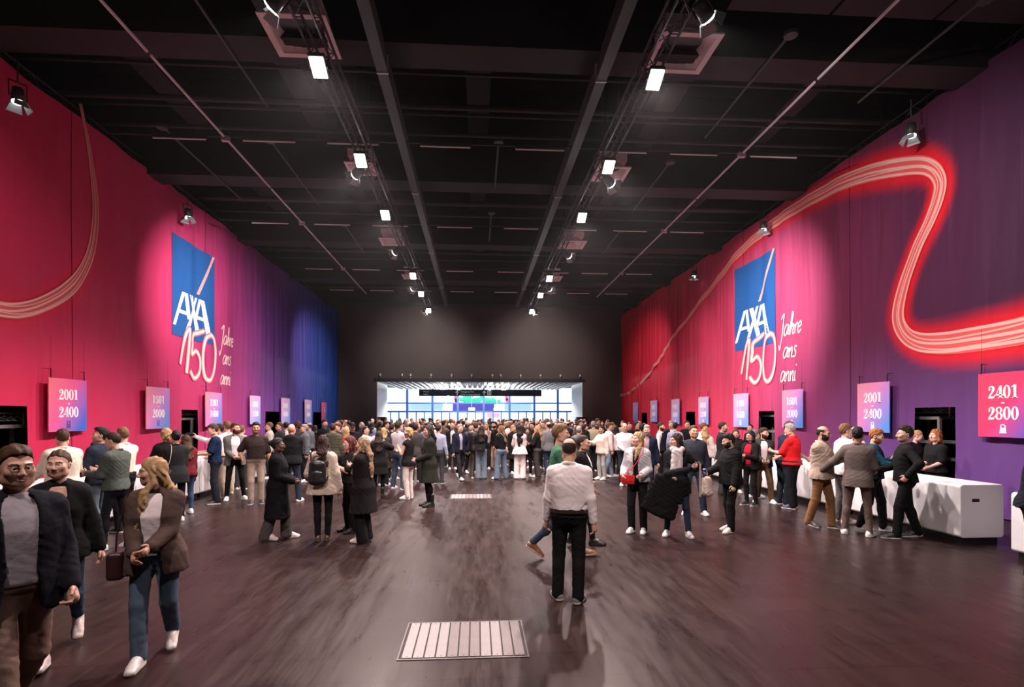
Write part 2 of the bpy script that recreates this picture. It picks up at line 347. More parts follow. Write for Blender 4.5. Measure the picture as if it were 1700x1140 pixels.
# ---- the square emblem, number and handwriting printed on each curtain
M_logoblue = mat('print_blue', lin(34, 90, 158), .6); M_logowhite = mat('print_white', (.92, .92, .93), .6); M_logored = mat('print_red', (.85, .16, .12), .6)
M_neon = mat('print_neon', (.97, .66, .62), .6); M_neonhalo = mat('print_neon_halo', (.86, .16, .18), .6)
HAND = {'J': [[(.0, 1.65), (.5, 2.1), (.5, 1), (.35, -.5), (.0, -1.3), (-.2, -.8)]],
 'a': [[(.8, .9), (.4, 1), (.05, .55), (.15, .05), (.5, .15), (.8, .9), (.75, .2), (.98, .05)]],
 'h': [[(0, .3), (.3, 1.4), (.3, 2.0), (.15, 1.9), (.1, 0)], [(.1, .3), (.45, .95), (.62, .7), (.55, .1), (.8, .05)]],
 'r': [[(0, .9), (.15, 0)], [(.1, .5), (.35, .95), (.6, .85)]],
 'e': [[(.05, .5), (.6, .65), (.5, 1), (.15, .85), (.05, .3), (.3, 0), (.7, .25)]],
 'n': [[(.0, .95), (.1, 0)], [(.08, .5), (.4, .95), (.55, .7), (.55, .1), (.75, .05)]],
 's': [[(.6, .9), (.3, 1), (.15, .75), (.5, .4), (.4, .05), (0, .05)]],
 'i': [[(.1, .95), (.12, .1), (.3, .05)], [(.22, 1.4), (.25, 1.55)]]}
ADV = {'J': .75, 'a': 1.0, 'h': .85, 'r': .62, 'e': .75, 'n': .82, 's': .75, 'i': .4}
def emblem(side, root):
    if side > 0: Y0, _ = wall_at(1222, 600, XR); zt = wall_at(1222, 448, XR)[1]; zb = wall_at(1222, 584, XR)[1]; W = Y0-wall_at(1288, 600, XR)[0]
    else: Y0, _ = wall_at(283, 600, XL); zt = wall_at(283, 384, XL)[1]; zb = wall_at(286, 555, XL)[1]; W = wall_at(356, 600, XL)[0]-Y0
    H = zt-zb
    def m2(u, v): return (Y0-side*u*W, zb+v*H)
    # blue field, gridded so that it follows the folds
    us = np.linspace(0, 1, 30); vv = np.linspace(0, 1, 20); U, Vv = np.meshgrid(us, vv, indexing='ij')
    Yg, Zg = m2(U, Vv); V = cxyz(side, Yg, Zg, .012).reshape(-1, 3); idx = np.arange(600).reshape(30, 20)
    q = np.stack([idx[:-1, :-1], idx[1:, :-1], idx[1:, 1:], idx[:-1, 1:]], -1).reshape(-1, 4)
    me = bpy.data.meshes.new('emblem_field'); me.from_pydata(V.tolist(), [], q.tolist()); me.update(); link('emblem_field', me, M_logoblue, root)
    def quad(name, a, b, wa, wb, m, off=.018):
        P = np.array([np.add(a, np.multiply(np.subtract(b, a), t)) for t in np.linspace(0, 1, 12)]); hw = np.linspace(wa, wb, 12)
        A = np.stack([P[:, 0]-hw, P[:, 1]], 1); B = np.stack([P[:, 0]+hw, P[:, 1]], 1)
        YA, ZA = m2(A[:, 0], A[:, 1]); YB_, ZB = m2(B[:, 0], B[:, 1])
        V = np.concatenate([cxyz(side, YA, ZA, off), cxyz(side, YB_, ZB, off)])
        me = bpy.data.meshes.new(name); me.from_pydata(V.tolist(), [], [[i, i+1, 13+i, 12+i] for i in range(11)]); me.update(); link(name, me, m, root)
    quad('emblem_bar', (.975, 1.0), (.605, .505), .026, .03, mat('print_pale_red', (.93, .42, .36), .6), .017)
    Wt = M_logowhite
    def hbar(v0, v1, u0, u1): quad('emblem_letter', ((u0+u1)/2, v0), ((u0+u1)/2, v1), (u1-u0)/2, (u1-u0)/2, Wt)
    # first A, X, second A
    quad('emblem_letter', (.035, .10), (.255, .46), .030, .036, Wt); quad('emblem_letter', (.305, .46), (.372, .20), .034, .034, Wt, .0185); hbar(.235, .272, .14, .33)
    quad('emblem_letter', (.420, .46), (.605, .08), .042, .050, Wt, .019); quad('emblem_letter', (.562, .46), (.335, .08), .028, .034, Wt, .0195)
    quad('emblem_letter', (.652, .46), (.540, .20), .028, .028, Wt, .02); quad('emblem_letter', (.700, .46), (.835, .08), .042, .052, Wt, .0205); hbar(.235, .272, .57, .75)
    # number and words; coordinates in units of the emblem's width
    def stroke(name, pts, hw, m, off): P = smooth(pts, 8); Y, z = m2(P[:, 0], P[:, 1]); strip_mesh(side, name, np.stack([Y, z], 1), hw, m, off, root)
    N150 = [[(.18, -.28), (.30, .02), (.385, .10), (.375, -.05), (.33, -.36)],
            [(.74, .13), (.60, .09), (.47, .05), (.455, -.06), (.44, -.15), (.56, -.11), (.65, -.20), (.62, -.34), (.50, -.40), (.40, -.33)],
            [(.90, .11), (.77, .05), (.71, -.15), (.74, -.36), (.85, -.40), (.96, -.27), (1.0, -.08), (.96, .07), (.86, .11)]]
    for p in N150:
        stroke('number_halo', p, .10, M_neonhalo, .024)
        stroke('number_print', p, .055, M_neon, .027)
        stroke('number_core', [(a+.012, b+.006) for a, b in p], .016, M_logowhite, .030)
    for word, u0, v0, s in (('Jahre', 1.13, .04, .105), ('ans', 1.19, -.19, .105), ('anni', 1.13, -.43, .105)):
        u = u0
        for ch in word:
            for st in HAND[ch]: stroke('handwriting', [(u+a*s*.95+b*.018, v0+b*s) for a, b in st], .026, M_neon, .024)
            u += ADV[ch]*s*.95
    return m2
emblem(-1, curL); emblem(1, curR)
# ================================================================== NUMBER BOARDS
def sw(pts, out):      # variable-width stroke -> quads
    P = np.array([(p[0], p[1]) for p in pts]); W = np.array([p[2] for p in pts])/2
    A = smooth(np.column_stack([P, W]), 5); P = A[:, :2]; W = A[:, 2:3]; T = np.gradient(P, axis=0); T /= np.linalg.norm(T, axis=1, keepdims=True)
    Nn = np.stack([-T[:, 1], T[:, 0]], 1); a = P+Nn*W; b = P-Nn*W
    for i in range(len(P)-1): out.append([tuple(a[i]), tuple(a[i+1]), tuple(b[i+1]), tuple(b[i])])
def ring(cx, cy, rx, ry, ix, iy, out, n=28):
    for i in range(n):
        t0, t1 = 2*PI*i/n, 2*PI*(i+1)/n; c = math.cos; s = math.sin
        out.append([(cx+rx*c(t0), cy+ry*s(t0)), (cx+rx*c(t1), cy+ry*s(t1)), (cx+ix*c(t1), cy+iy*s(t1)), (cx+ix*c(t0), cy+iy*s(t0))])
def bx2(x0, x1, y0, y1, out): out.append([(x0, y0), (x1, y0), (x1, y1), (x0, y1)])
GL = {}
for ch in '012468-i':
    o = []
    if ch == '0': ring(.3, .5, .3, .51, .115, .45, o)
    if ch == '1': bx2(.2, .41, 0, 1, o); bx2(.07, .54, 0, .06, o); o.append([(.2, 1), (.05, .87), (.05, .82), (.2, .85)])
    if ch == '2':
        sw([(.10, .72, .10), (.11, .84, .08), (.26, .965, .06), (.43, .88, .16), (.47, .72, .20), (.38, .50, .16), (.22, .30, .09), (.07, .12, .06)], o); ring(.13, .72, .09, .09, 0, 0, o, 12)
        o.append([(.03, 0), (.55, 0), (.55, .17), (.06, .17)]); o.append([(.5, .0), (.55, 0), (.61, .28), (.56, .28)])
    if ch == '4': o.append([(.36, 1), (.42, 1), (.10, .34), (.02, .27)]); bx2(.02, .64, .22, .32, o); bx2(.33, .52, 0, 1, o); bx2(.22, .63, 0, .055, o)
    if ch == '6': ring(.31, .31, .29, .32, .105, .26, o); sw([(.50, .86, .08), (.36, .965, .055), (.20, .84, .11), (.12, .6, .18), (.115, .35, .18)], o); ring(.47, .84, .085, .085, 0, 0, o, 12)
    if ch == '8': ring(.3, .755, .26, .25, .115, .195, o); ring(.3, .27, .3, .28, .125, .22, o)
    if ch == '-': bx2(.18, .42, .42, .52, o)
    if ch == 'i': bx2(.2, .4, 0, .66, o); ring(.3, .86, .11, .11, 0, 0, o, 12)
    GL[ch] = o
M_num = mat('number_white', (.95, .95, .95), .6)
def sign_mat(key, stops, ang):
    m = bpy.data.materials.new(key); m.use_nodes = True; nt = m.node_tree; b = nt.nodes['Principled BSDF']; b.inputs['Roughness'].default_value = .5
    tc = nt.nodes.new('ShaderNodeTexCoord'); mp = nt.nodes.new('ShaderNodeMapping'); mp.inputs['Rotation'].default_value = (0, ang, 0)
    sp = nt.nodes.new('ShaderNodeSeparateXYZ'); cr = nt.nodes.new('ShaderNodeValToRGB'); e = cr.color_ramp.elements
    while len(e) < len(stops): e.new(.5)
    for el, (p, c) in zip(e, stops): el.position = p; el.color = (*c, 1)
    mr = nt.nodes.new('ShaderNodeMapRange'); mr.inputs['From Min'].default_value = -.85; mr.inputs['From Max'].default_value = .85
    nt.links.new(tc.outputs['Object'], mp.inputs[0]); nt.links.new(mp.outputs[0], sp.inputs[0]); nt.links.new(sp.outputs['X'], mr.inputs['Value']); nt.links.new(mr.outputs[0], cr.inputs[0]); nt.links.new(cr.outputs[0], b.inputs['Base Color']); return m
M_signA = sign_mat('board_pink_to_blue', [(.1, (.80, .16, .22)), (.45, (.78, .10, .30)), (.62, (.42, .12, .48)), (.85, (.05, .14, .58))], -.65)
M_signB = sign_mat('board_rose_to_blue', [(.1, (.80, .28, .38)), (.42, (.74, .25, .52)), (.62, (.42, .24, .66)), (.88, (.10, .28, .72))], -.65)
M_signC = sign_mat('board_red_to_blue', [(.1, (.85, .05, .12)), (.52, (.85, .04, .14)), (.70, (.45, .06, .28)), (.95, (.06, .10, .50))], -.65)
M_signD = sign_mat('board_lilac', [(.1, (.80, .45, .62)), (.45, (.62, .42, .78)), (.85, (.22, .38, .80))], -.9)
def text_quads(mb, s, cx, cz, h, y0, y1):
    adv = .64; wtot = adv*len(s)-.04; x = cx-wtot*h/2
    for ch in s:
        for q in GL[ch]:
            pts = [(x+a*h, cz+(b-.5)*h) for a, b in q]
            A = sum(pts[i][0]*pts[(i+1) % 4][1]-pts[(i+1) % 4][0]*pts[i][1] for i in range(4))
            if A < 0: pts = pts[::-1]
            mb.prism(pts, y0, y1)
        x += adv*h
def board(side, px0, px1, pt, pb, l1, l2, label, m, icon=True):
    X = (XL+.14) if side < 0 else (XR-.14)
    Ya, zt = wall_at(px0, pt, X); Yb, zt2 = wall_at(px1, pt, X); zb = wall_at(px0, pb, X)[1]
    W = abs(Yb-Ya); H = zt-zb
    root = empty('number_board', (X, (Ya+Yb)/2, (zt+zb)/2), PI/2 if side < 0 else -PI/2); tag(root, label, 'sign', 'hanging cloakroom number boards')
    MB().box(-W/2, W/2, -.012, .012, -H/2, H/2).build('panel', m, root)
    for s in (-1, 1):
        MB().tube((s*W*.44, -.004, H/2-.02), (s*W*.44, 0, H/2+.20), .012, 6).build('hook', M_blackgloss, root)
        MB().tube((s*W*.44, 0, H/2+.19), (s*W*.44, .2, H/2+.20), .005, 6).build('hook_arm', M_blackgloss, root)
        MB().tube((s*W*.44, 0, H/2+.18), (s*W*.44, 0, H/2+.9), .003, 4).build('cord', M_blackgloss, root)
    h = min(H*.20, W*.235)
    if l1:
        for k, (t, z) in enumerate(((l1, H*.20), ('-', H*.035), (l2, -H*.13))):
            mb = MB(); text_quads(mb, t, 0, z, h, -.020, -.0125); mb.build('number' if k != 1 else 'dash', M_num, root)
    else:
        mb = MB(); text_quads(mb, 'i', 0, H*.1, H*.3, -.020, -.0125); mb.build('letter', M_num, root)
    if icon:
        mb = MB(); a = H*.055; z = -H*.37
        mb.prism([(-a, z-a*1.25), (a, z-a*1.25), (a*.8, z+a*.3), (-a*.8, z+a*.3)], -.018, -.0125)
        for x0, x1, za, zb_ in ((-.8, -.45, .3, 1.25), (.45, .8, .3, 1.25), (-.8, .8, 1.0, 1.3)): mb.box(x0*a, x1*a, -.018, -.0125, z+za*a, z+zb_*a)
        mb.build('icon', M_num if icon is True else icon, root)
    return root
M_icon2 = mat('icon_grey', lin(90, 75, 120), .6)
board(-1, 80, 143, 626, 717, '2001', '2400', 'number board reading 2001 - 2400 on the left crimson curtain', M_signA, M_icon2)
board(-1, 242, 281, 641, 712, '1601', '2000', 'number board reading 1601 - 2000 on the left curtain', M_signB, mat('icon_blue', lin(80, 120, 190), .6))
board(-1, 341, 368, 650, 708, '1201', '1600', 'number board reading 1201 - 1600 on the left curtain under the handwriting', M_signB, False)
board(-1, 415, 432, 656, 704, '0801', '1200', 'number board reading 0801 - 1200 on the left violet curtain', M_signD, False)
board(-1, 467, 481, 660, 703, '0401', '0800', 'third number board from the far end of the left curtain, reading 0401 - 0800', M_signD, False)
board(-1, 506, 517, 663, 702, '0001', '0400', 'number board reading 0001 - 0400 on the left blue curtain', M_signD, False)
board(-1, 534, 542, 667, 698, '', '', 'narrow violet information board at the far end of the left curtain', M_signA, False)
board(1, 1625, 1712, 621, 724, '2401', '2800', 'number board reading 2401 - 2800 on the right violet curtain', M_signC)
board(1, 1424, 1477, 637, 716, '2001', '2400', 'number board reading 2001 - 2400 on the right purple curtain', M_signB)
board(1, 1299, 1333, 648, 709, '1601', '2000', 'number board reading 1601 - 2000 on the right curtain beside the handwriting', M_signB)
board(1, 1218, 1242, 654, 708, '1201', '1600', 'number board reading 1201 - 1600 on the right pink curtain', M_signD)
board(1, 1160, 1176, 659, 704, '0801', '1200', 'number board reading 0801 - 1200 on the right red curtain', M_signD)
board(1, 1115, 1128, 663, 703, '0401', '0800', 'third number board from the far end of the right curtain, reading 0401 - 0800', M_signD)
board(1, 1080, 1091, 665, 700, '0001', '0400', 'number board reading 0001 - 0400 on the right red curtain near the far wall', M_signD)
board(1, 1051, 1059, 668, 698, '', '', 'narrow blue information board at the far end of the right curtain', M_signD, False)
# foyer hanging direction sign
Yh = 44.0; ds = empty('direction_sign', (xat(798, Yh), Yh, zat(652, Yh))); tag(ds, 'long dark hanging direction sign with white arrows in the foyer', 'sign')
Ws = xat(900, Yh)-xat(697, Yh); MB().box(-Ws/2, Ws/2, -.05, .05, -.26, .26).build('panel', mat('sign_dark', lin(36, 40, 50), .5), ds)
for s in (-.4, .4): MB().tube((Ws*s, 0, .26), (Ws*s, 0, .6), .02, 6).build('hanger', M_alu, ds)
def font(body, x, z, size, parent, m=None):
    c = bpy.data.curves.new('lettering', 'FONT'); c.body = body; c.size = size; c.extrude = .004; o = bpy.data.objects.new('lettering', c); COL.objects.link(o)
    me = bpy.data.meshes.new_from_object(o.evaluated_get(bpy.context.evaluated_depsgraph_get())); bpy.data.objects.remove(o); me.materials.clear()
    o = link('lettering', me, m or M_num, parent); o.location = (x, -.056, z); o.rotation_euler = (PI/2, 0, 0); return o
font('Ausgang Ost', -Ws*.5+3.3, .03, .2, ds); font('City Lounge Nord', -Ws*.5+3.3, -.2, .2, ds); font('Messe', -Ws*.5+.35, .03, .18, ds); font('Halle', -Ws*.5+.35, -.18, .18, ds)
for x in (-Ws*.5+3.0, -Ws*.5+5.15):
    MB().box(x-.03, x+.03, -.058, -.05, -.18, .1).prism([(x-.14, .02), (x, .19), (x+.14, .02), (x+.09, .0), (x, .1), (x-.09, .0)], -.058, -.05).build('arrow', M_num, ds)
x = -Ws*.5+5.4; MB().box(x, x+.3, -.058, -.05, -.18, .18).build('pictogram', M_num, ds)
for k in (-.05, .07): MB().tube((x+.15+k, -.064, .1), (x+.15+k, -.058, .1), .035, 8).box(x+.12+k, x+.18+k, -.064, -.058, -.14, .06).build('pictogram_figure', MATS['sign_dark'], ds)
# ================================================================== COUNTERS
def rrect(w0, w1, z0, z1, r, n=5):
    out = []
    for cx, cz, a0 in ((w1-r, z0+r, -90), (w1-r, z1-r, 0), (w0+r, z1-r, 90), (w0+r, z0+r, 180)):
        for i in range(n+1): a = math.radians(a0+90*i/n); out.append((cx+r*math.cos(a), cz+r*math.sin(a)))
    return out
CTX = {-1: -6.75, 1: 7.5}; CD = .72; CZ = .93
def counter(side, y0, y1, label, slot_end=False):
    x0 = CTX[side]; root = empty('service_counter', (x0, y0, 0)); tag(root, label, 'counter', 'white service counters')
    w = (0, CD) if side > 0 else (-CD, 0)
    MB().prism(rrect(w[0], w[1], .10, CZ, .05), .008, y1-y0-.008).build('body', M_white, root, bevel=.012)
    MB().box(w[0]+.06, w[1]-.06, .06, y1-y0-.06, 0, .10).build('plinth', M_blackgloss, root)
    if slot_end: MB().box(w[0]+.19, w[0]+.31, .004, .02, .66, .71).build('handle_slot', M_blackgloss, root)
    return root
yc0 = floor_at(1596, 904).y
counter(1, yc0, yc0+2.6, 'white counter with a black handle slot in its near end, right side', True)
nm = ['second', 'third', 'fourth', 'fifth', 'sixth', 'seventh', 'eighth']
for k in range(6): counter(1, yc0+2.6*(k+1)+.0, yc0+2.6*(k+2), '%s white counter from the slotted end on the right side' % nm[k])
counter(1, 3.9, floor_at(1668, 926).y, 'white counter cut off by the right edge of the picture')
yl0 = 6.2
for k in range(9): counter(-1, yl0+2.6*k, yl0+2.6*(k+1), '%s white counter from the left picture edge on the left side' % (['nearest']+nm+['ninth'])[k])
# things on the counters: small pale paper trays
for i, (px, py) in enumerate(((1345, 752), (1382, 742), (1210, 756))):
    p = floor_at(px, py, CZ); p.x = min(max(p.x, 7.75), 7.95)
    o = MB().box(-.11, .11, -.15, .15, 0, .06).box(-.08, .08, -.12, .12, .06, .10).build('paper_tray', mat('paper_cream', (.8, .74, .66), .7), None); o.location = (p.x, p.y, CZ)
    tag(o, ('small stack of pale paper on the right counter beside the red polo shirt', 'pale paper stack on the right counter behind the white jacket', 'pale paper stack on the far part of the right counter')[i], 'paper', 'paper stacks on the counter')
# ================================================================== CLOAKROOM RACKS behind the curtain openings
hanger = MB().path([(0, -.2, -.12), (0, 0, -.03), (0, .2, -.12), (0, -.2, -.12)], .008, 5).path([(0, 0, -.03), (0, 0, .03), (0, .02, .05)], .005, 5).mesh('wire')
def rack(side, ya, yb, label, ztop=1.95):
    X0 = (XL-.55) if side < 0 else (XR+.55)
    root = empty('coat_rack', (X0, ya, 0)); tag(root, label, 'rack', 'coat racks behind the curtains'); L = yb-ya
    for y in (0, L/2, L):
        for x in (-.25, .25): MB().box(x-.03, x+.03, y-.03, y+.03, 0, ztop).build('post', M_alu, root)
    for x in (-.25, .25):
        for z in (ztop, ztop-.55, 1.0): MB().box(x-.02, x+.02, 0, L, z-.035, z+.035).build('rail', M_alu, root)
    MB().tube((0, 0, ztop+.28), (0, L, ztop+.28), .02, 8).build('hanging_bar', M_alu, root)
    for y in (0, L): MB().box(-.02, .02, y-.02, y+.02, ztop, ztop+.3).build('bar_post', M_alu, root)
    n = int(L/.16); hl = label.replace('aluminium coat ', 'the ')
    for i in range(n):
        o = bpy.data.objects.new('coat_hanger', hanger); COL.objects.link(o); o.location = (X0, ya+.1+i*.16, ztop+.24); o.rotation_euler = (0, 0, PI/2+random.uniform(-.5, .5))
        if not hanger.materials: hanger.materials.append(M_pale)
        tag(o, '%s pale wire hanger from the near end on %s' % (('first', 'second', 'third', 'fourth', 'fifth', 'sixth', 'seventh', 'eighth', 'ninth', 'tenth', 'eleventh', 'twelfth', 'thirteenth', 'fourteenth', 'fifteenth', 'sixteenth', 'seventeenth', 'eighteenth')[i], hl), 'hanger', 'hangers on %s' % label)
h = HOLES[-1][0]; rack(-1, h[0]-.2, h[1]+.6, 'aluminium coat rack at the left picture edge', 1.78)
h = HOLES[-1][1]; rack(-1, h[0]+.1, h[1]+1.2, 'aluminium coat rack behind the second left opening', 1.9)
h = HOLES[1][0]; rack(1, h[0]+.75, h[1]+1.4, 'aluminium coat rack behind the violet curtain', 1.95)
h = HOLES[1][1]; rack(1, h[0]+.3, h[1]+1.6, 'aluminium coat rack behind the pink curtain', 2.0)
# ================================================================== FLOOR PLATES
def plates(c, W, D, n, label):
    root = empty('floor_grate', c, -.0); tag(root, label, 'floor hatch')
    for y0, y1, x0, x1 in ((-D/2-.02, -D/2, -W/2-.03, W/2+.03), (D/2, D/2+.02, -W/2-.03, W/2+.03), (-D/2, D/2, -W/2-.03, -W/2-.018), (-D/2, D/2, W/2+.018, W/2+.03)):
        MB().box(x0, x1, y0, y1, -.01, .006).build('frame_bar', mat('frame_steel', (.10, .085, .08), .5, .5), root)
    MB().box(-W/2-.018, W/2+.018, -D/2, D/2, -.03, .001).build('pit', mat('pit_dark', (.02, .01, .01), .8), root)
    s = W/n; me = MB().box(-s*.43, s*.43, -D/2+.01, D/2-.01, .0, .010).mesh('plate'); sc = MB().tube((0, 0, .010), (0, 0, .0115), .006, 8).mesh('screw')
    random.seed(3)
    for i in range(n):
        m = [mat('plate_metal', (.20, .175, .17), .5, .25, var=.12, vscale=9), mat('plate_metal_dull', (.13, .10, .098), .55, .25, var=.15, vscale=7)][i > 3 and random.random() < .8]
        o = link('plate', me, None, root); o.location = (-W/2+s*(i+.5), 0, random.uniform(0, .001))
        if not me.materials: me.materials.append(m)
        o.material_slots[0].link = 'OBJECT'; o.material_slots[0].material = m
        for y in (-D/2+.035, D/2-.035):
            q = link('screw', sc, M_blackgloss if not sc.materials else None, o); q.location = (0, y, 0)
a = floor_at(681, 1034); b = floor_at(862, 1033); c_ = floor_at(668, 1094); d_ = floor_at(872, 1090)
plates(Vector(((a.x+b.x+c_.x+d_.x)/4, (a.y+b.y+c_.y+d_.y)/4, 0)), ((b.x-a.x)+(d_.x-c_.x))/2, (a.y+b.y-c_.y-d_.y)/2, 11, 'riveted metal floor plates in the open floor at the front')
a = floor_at(750, 821); b = floor_at(814, 821); c_ = floor_at(748, 828)
plates(Vector(((a.x+b.x)/2, (a.y+c_.y)/2, 0)), b.x-a.x, a.y-c_.y, 11, 'smaller metal floor plates in front of the crowd')
# ================================================================== CEILING STRUCTURE
def yz(py, h): return F*h/(HY-py)      # depth of a ceiling point h above the eye
girders = [5.0, 10.6, 16.6, 22.5, 28.4, 34.3]
for k, y in enumerate(girders):
    o = MB().box(-12.9, 13.9, y-.37, y+.37, 8.85, 11.6).build('ceiling_girder', M_brown)
    tag(o, ['dark brown roof girder overhead nearest the camera', 'dark brown roof girder behind the nearest floodlights', 'dark brown roof girder past the first strip light row', 'dark brown roof girder past the second strip light row', 'dark brown roof girder past the third strip light row', 'dark brown roof girder nearest the far wall'][k], 'girder', 'roof girders')
for i, (x, lab) in enumerate(((-1.78, 'grey steel beam running along the hall left of centre'), (2.42, 'grey steel beam running along the hall right of centre'))):
    o = empty('steel_beam', (x, 0, 8.5)); tag(o, lab, 'beam', 'long grey ceiling beams')
    MB().box(-.085, .085, -3, 33, .05, .42).build('web', M_grey, o); MB().box(-.10, .10, -3, 33, 0, .05).build('flange', M_grey, o)
    for y in (10.6, 16.3, 22.2, 28.2): MB().box(-.11, .11, y-.02, y+.02, -.01, .44).build('joint_plate', M_pale, o)
for i, (x, z, wd) in enumerate(((.05, 10.2, .3), (-4.3, 10.0, .28), (-7.6, 10.0, .28), (4.9, 10.0, .28), (8.2, 10.0, .28))):
    o = MB().box(x-wd, x+wd, 3, 37, z, z+.5).build('ceiling_duct', mat('duct_grey', (.010, .0085, .0085), .6))
    tag(o, ('dark duct along the middle of the ceiling', 'dark duct above the left floodlight truss', 'dark duct high above the left curtain', 'dark duct above the right floodlight truss', 'dark duct high above the right curtain')[i], 'duct', 'long ceiling ducts')
k = 0
for gy in girders[1:-1]:
    for dy, z, r in ((1.2, 9.5, .05), (1.9, 9.7, .04), (2.7, 9.4, .07), (3.4, 9.6, .04), (4.2, 9.5, .05)):
        o = MB().tube((-12.5, gy+dy, z), (13.5, gy+dy, z), r, 8).build('ceiling_pipe', mat('pipe_grey', (.026, .022, .022), .5)); k += 1
        tag(o, '%s thin dark cross pipe behind the %s roof girder in view' % (('first', 'second', 'third', 'fourth', 'fifth')[(k-1) % 5], ('nearest', 'second', 'third', 'fourth')[(k-1)//5]), 'pipe', 'thin cross pipes under the roof')
CC = {}
for x, y0, y1, z in ((-4.6, 9, 12.5, 8.822), (-5.1, 14, 18.2, 8.822), (-4.7, 20, 23.5, 8.822), (5.6, 9.5, 13.2, 8.822), (5.2, 14.5, 18, 8.822), (5.3, 20, 23, 8.822), (-7.4, 13.5, 18, 8.822), (8.3, 8.5, 11.5, 8.822), (.55, 13.7, 16.4, 8.822), (.5, 18.5, 21.5, 8.822)):
    o = empty('conduit', (x, y0, z)); tag(o, '%s thin conduit with a round end box under the %s ceiling' % (('first', 'second', 'third', 'fourth')[CC.setdefault((x < 0, x < 1), []).append(0) or len(CC[(x < 0, x < 1)])-1], 'left' if x < 0 else 'middle' if x < 1 else 'right'), 'conduit', 'thin conduits under the %s ceiling' % ('left' if x < 0 else 'middle' if x < 1 else 'right'))
    MB().tube((0, 0, 0), (0, y1-y0, 0), .025, 6).build('rod', M_grey, o); MB().tube((0, 0, -.05), (0, 0, .02), .12, 12).build('end_box', M_grey, o)
# pale long cable rails
for x, lab in ((-5.9, 'thin pale rail running lengthwise under the left half of the ceiling'), (6.62, 'thin pale rail running lengthwise under the right half of the ceiling')):
    o = empty('cable_rail', (x, 0, 8.52)); tag(o, lab, 'rail', 'long pale ceiling rails')
    for a, b in ((2, 10.3), (10.4, 13.3), (13.5, 16.2), (16.3, 22.1), (22.2, 30)): MB().box(-.016, .016, a, b, 0, .04).build('rail_segment', mat('rail_white', (.82, .78, .76), .5), o)
    for y in (13.4, 19.1, 24.9): MB().box(-.09, .09, y-.05, y+.05, -.05, .06).build('junction_box', M_pale, o)
# strip light rows
tubes = {0: (229, [285, 435, 556, 731, 897, 1060, 1177, 1311]), 1: (0, []), 2: (0, []), 3: (0, [])}
rowY = (13.4, 19.1, 24.9, 29.0)
xs0 = [-6.95, -4.9, -2.95, -.75, 1.55, 3.6, 5.4, 7.45]
for r, y in enumerate(rowY):
    o = MB().box(-8.6, 9.4, y-.02, y+.02, 8.56, 8.60).build('light_rail', M_dark); tag(o, ('nearest', 'second', 'third', 'farthest')[r]+' dark rail carrying a row of strip lights across the hall', 'rail', 'strip light rails')
    for i, x in enumerate(xs0):
        t = empty('strip_light', (x, y, 8.5)); tag(t, 'unlit strip light, number %s from the left in the %s cross row' % (('one', 'two', 'three', 'four', 'five', 'six', 'seven', 'eight')[i], ('nearest', 'second', 'third', 'farthest')[r]), 'strip light', 'strip lights in the %s row' % ('nearest', 'second', 'third', 'farthest')[r])
        MB().box(-.62, .62, -.028, .028, .02, .05).build('housing', M_dark, t); MB().tube((-.6, 0, -.002), (.6, 0, -.002), .020, 8).build('tube', M_tube, t)
# square air diffusers
def diffuser(c, s, label):
    t = empty('air_diffuser', c); tag(t, label, 'air vent', 'square air diffusers')
    n = 24; mb = MB(); o = s/2; i1 = s*.40; r = s*.33
    # flat frame
    for x0, x1, y0, y1 in ((-o, o, -o, -i1), (-o, o, i1, o), (-o, -i1, -i1, i1), (i1, o, -i1, i1)): mb.box(x0, x1, y0, y1, 0, .03)
    mb.build('frame', M_pink, t)
    # funnel from square lip up to a round neck
    mb = MB()
    for k in range(n):
        def sq(a):
            c, q = math.cos(a), math.sin(a); m = max(abs(c), abs(q)); return (i1*c/m, i1*q/m, .03)
        a0, a1 = 2*PI*k/n, 2*PI*(k+1)/n
        mb.poly([sq(a0), sq(a1), (r*math.cos(a1), r*math.sin(a1), .22), (r*math.cos(a0), r*math.sin(a0), .22)])
    mb.build('funnel', M_pink, t); MB().box(-i1, i1, -i1, i1, .225, .42).build('box', M_pink, t); MB().tube((0, 0, .42), (0, 0, 2.85), r*.8, 16).build('duct_neck', M_dark, t)
    MB().tube((0, 0, .2), (0, 0, .226), r*.98, 24).build('duct_mouth', M_blackgloss, t)
for px, py, s, lab in ((500, 62, 1.15, 'square pink-grey air diffuser above the nearest left floodlight'), (1131, 90, 1.15, 'square pink-grey air diffuser above the nearest right floodlight'), (601, 281, .8, 'air diffuser beside the second left floodlight'), (1013, 290, .95, 'air diffuser beside the second right floodlight'),
                       (651, 402, .9, 'air diffuser above the third left spotlight'), (950, 407, 1.0, 'air diffuser above the third right spotlight'), (684, 460, .9, 'small far air diffuser on the left truss line'), (915, 463, 1.0, 'small far air diffuser on the right truss line')):
    d = ray(px, py); h = 6.75; t_ = h/d.z; diffuser((d.x*t_, d.y*t_, CH+h), s, lab)
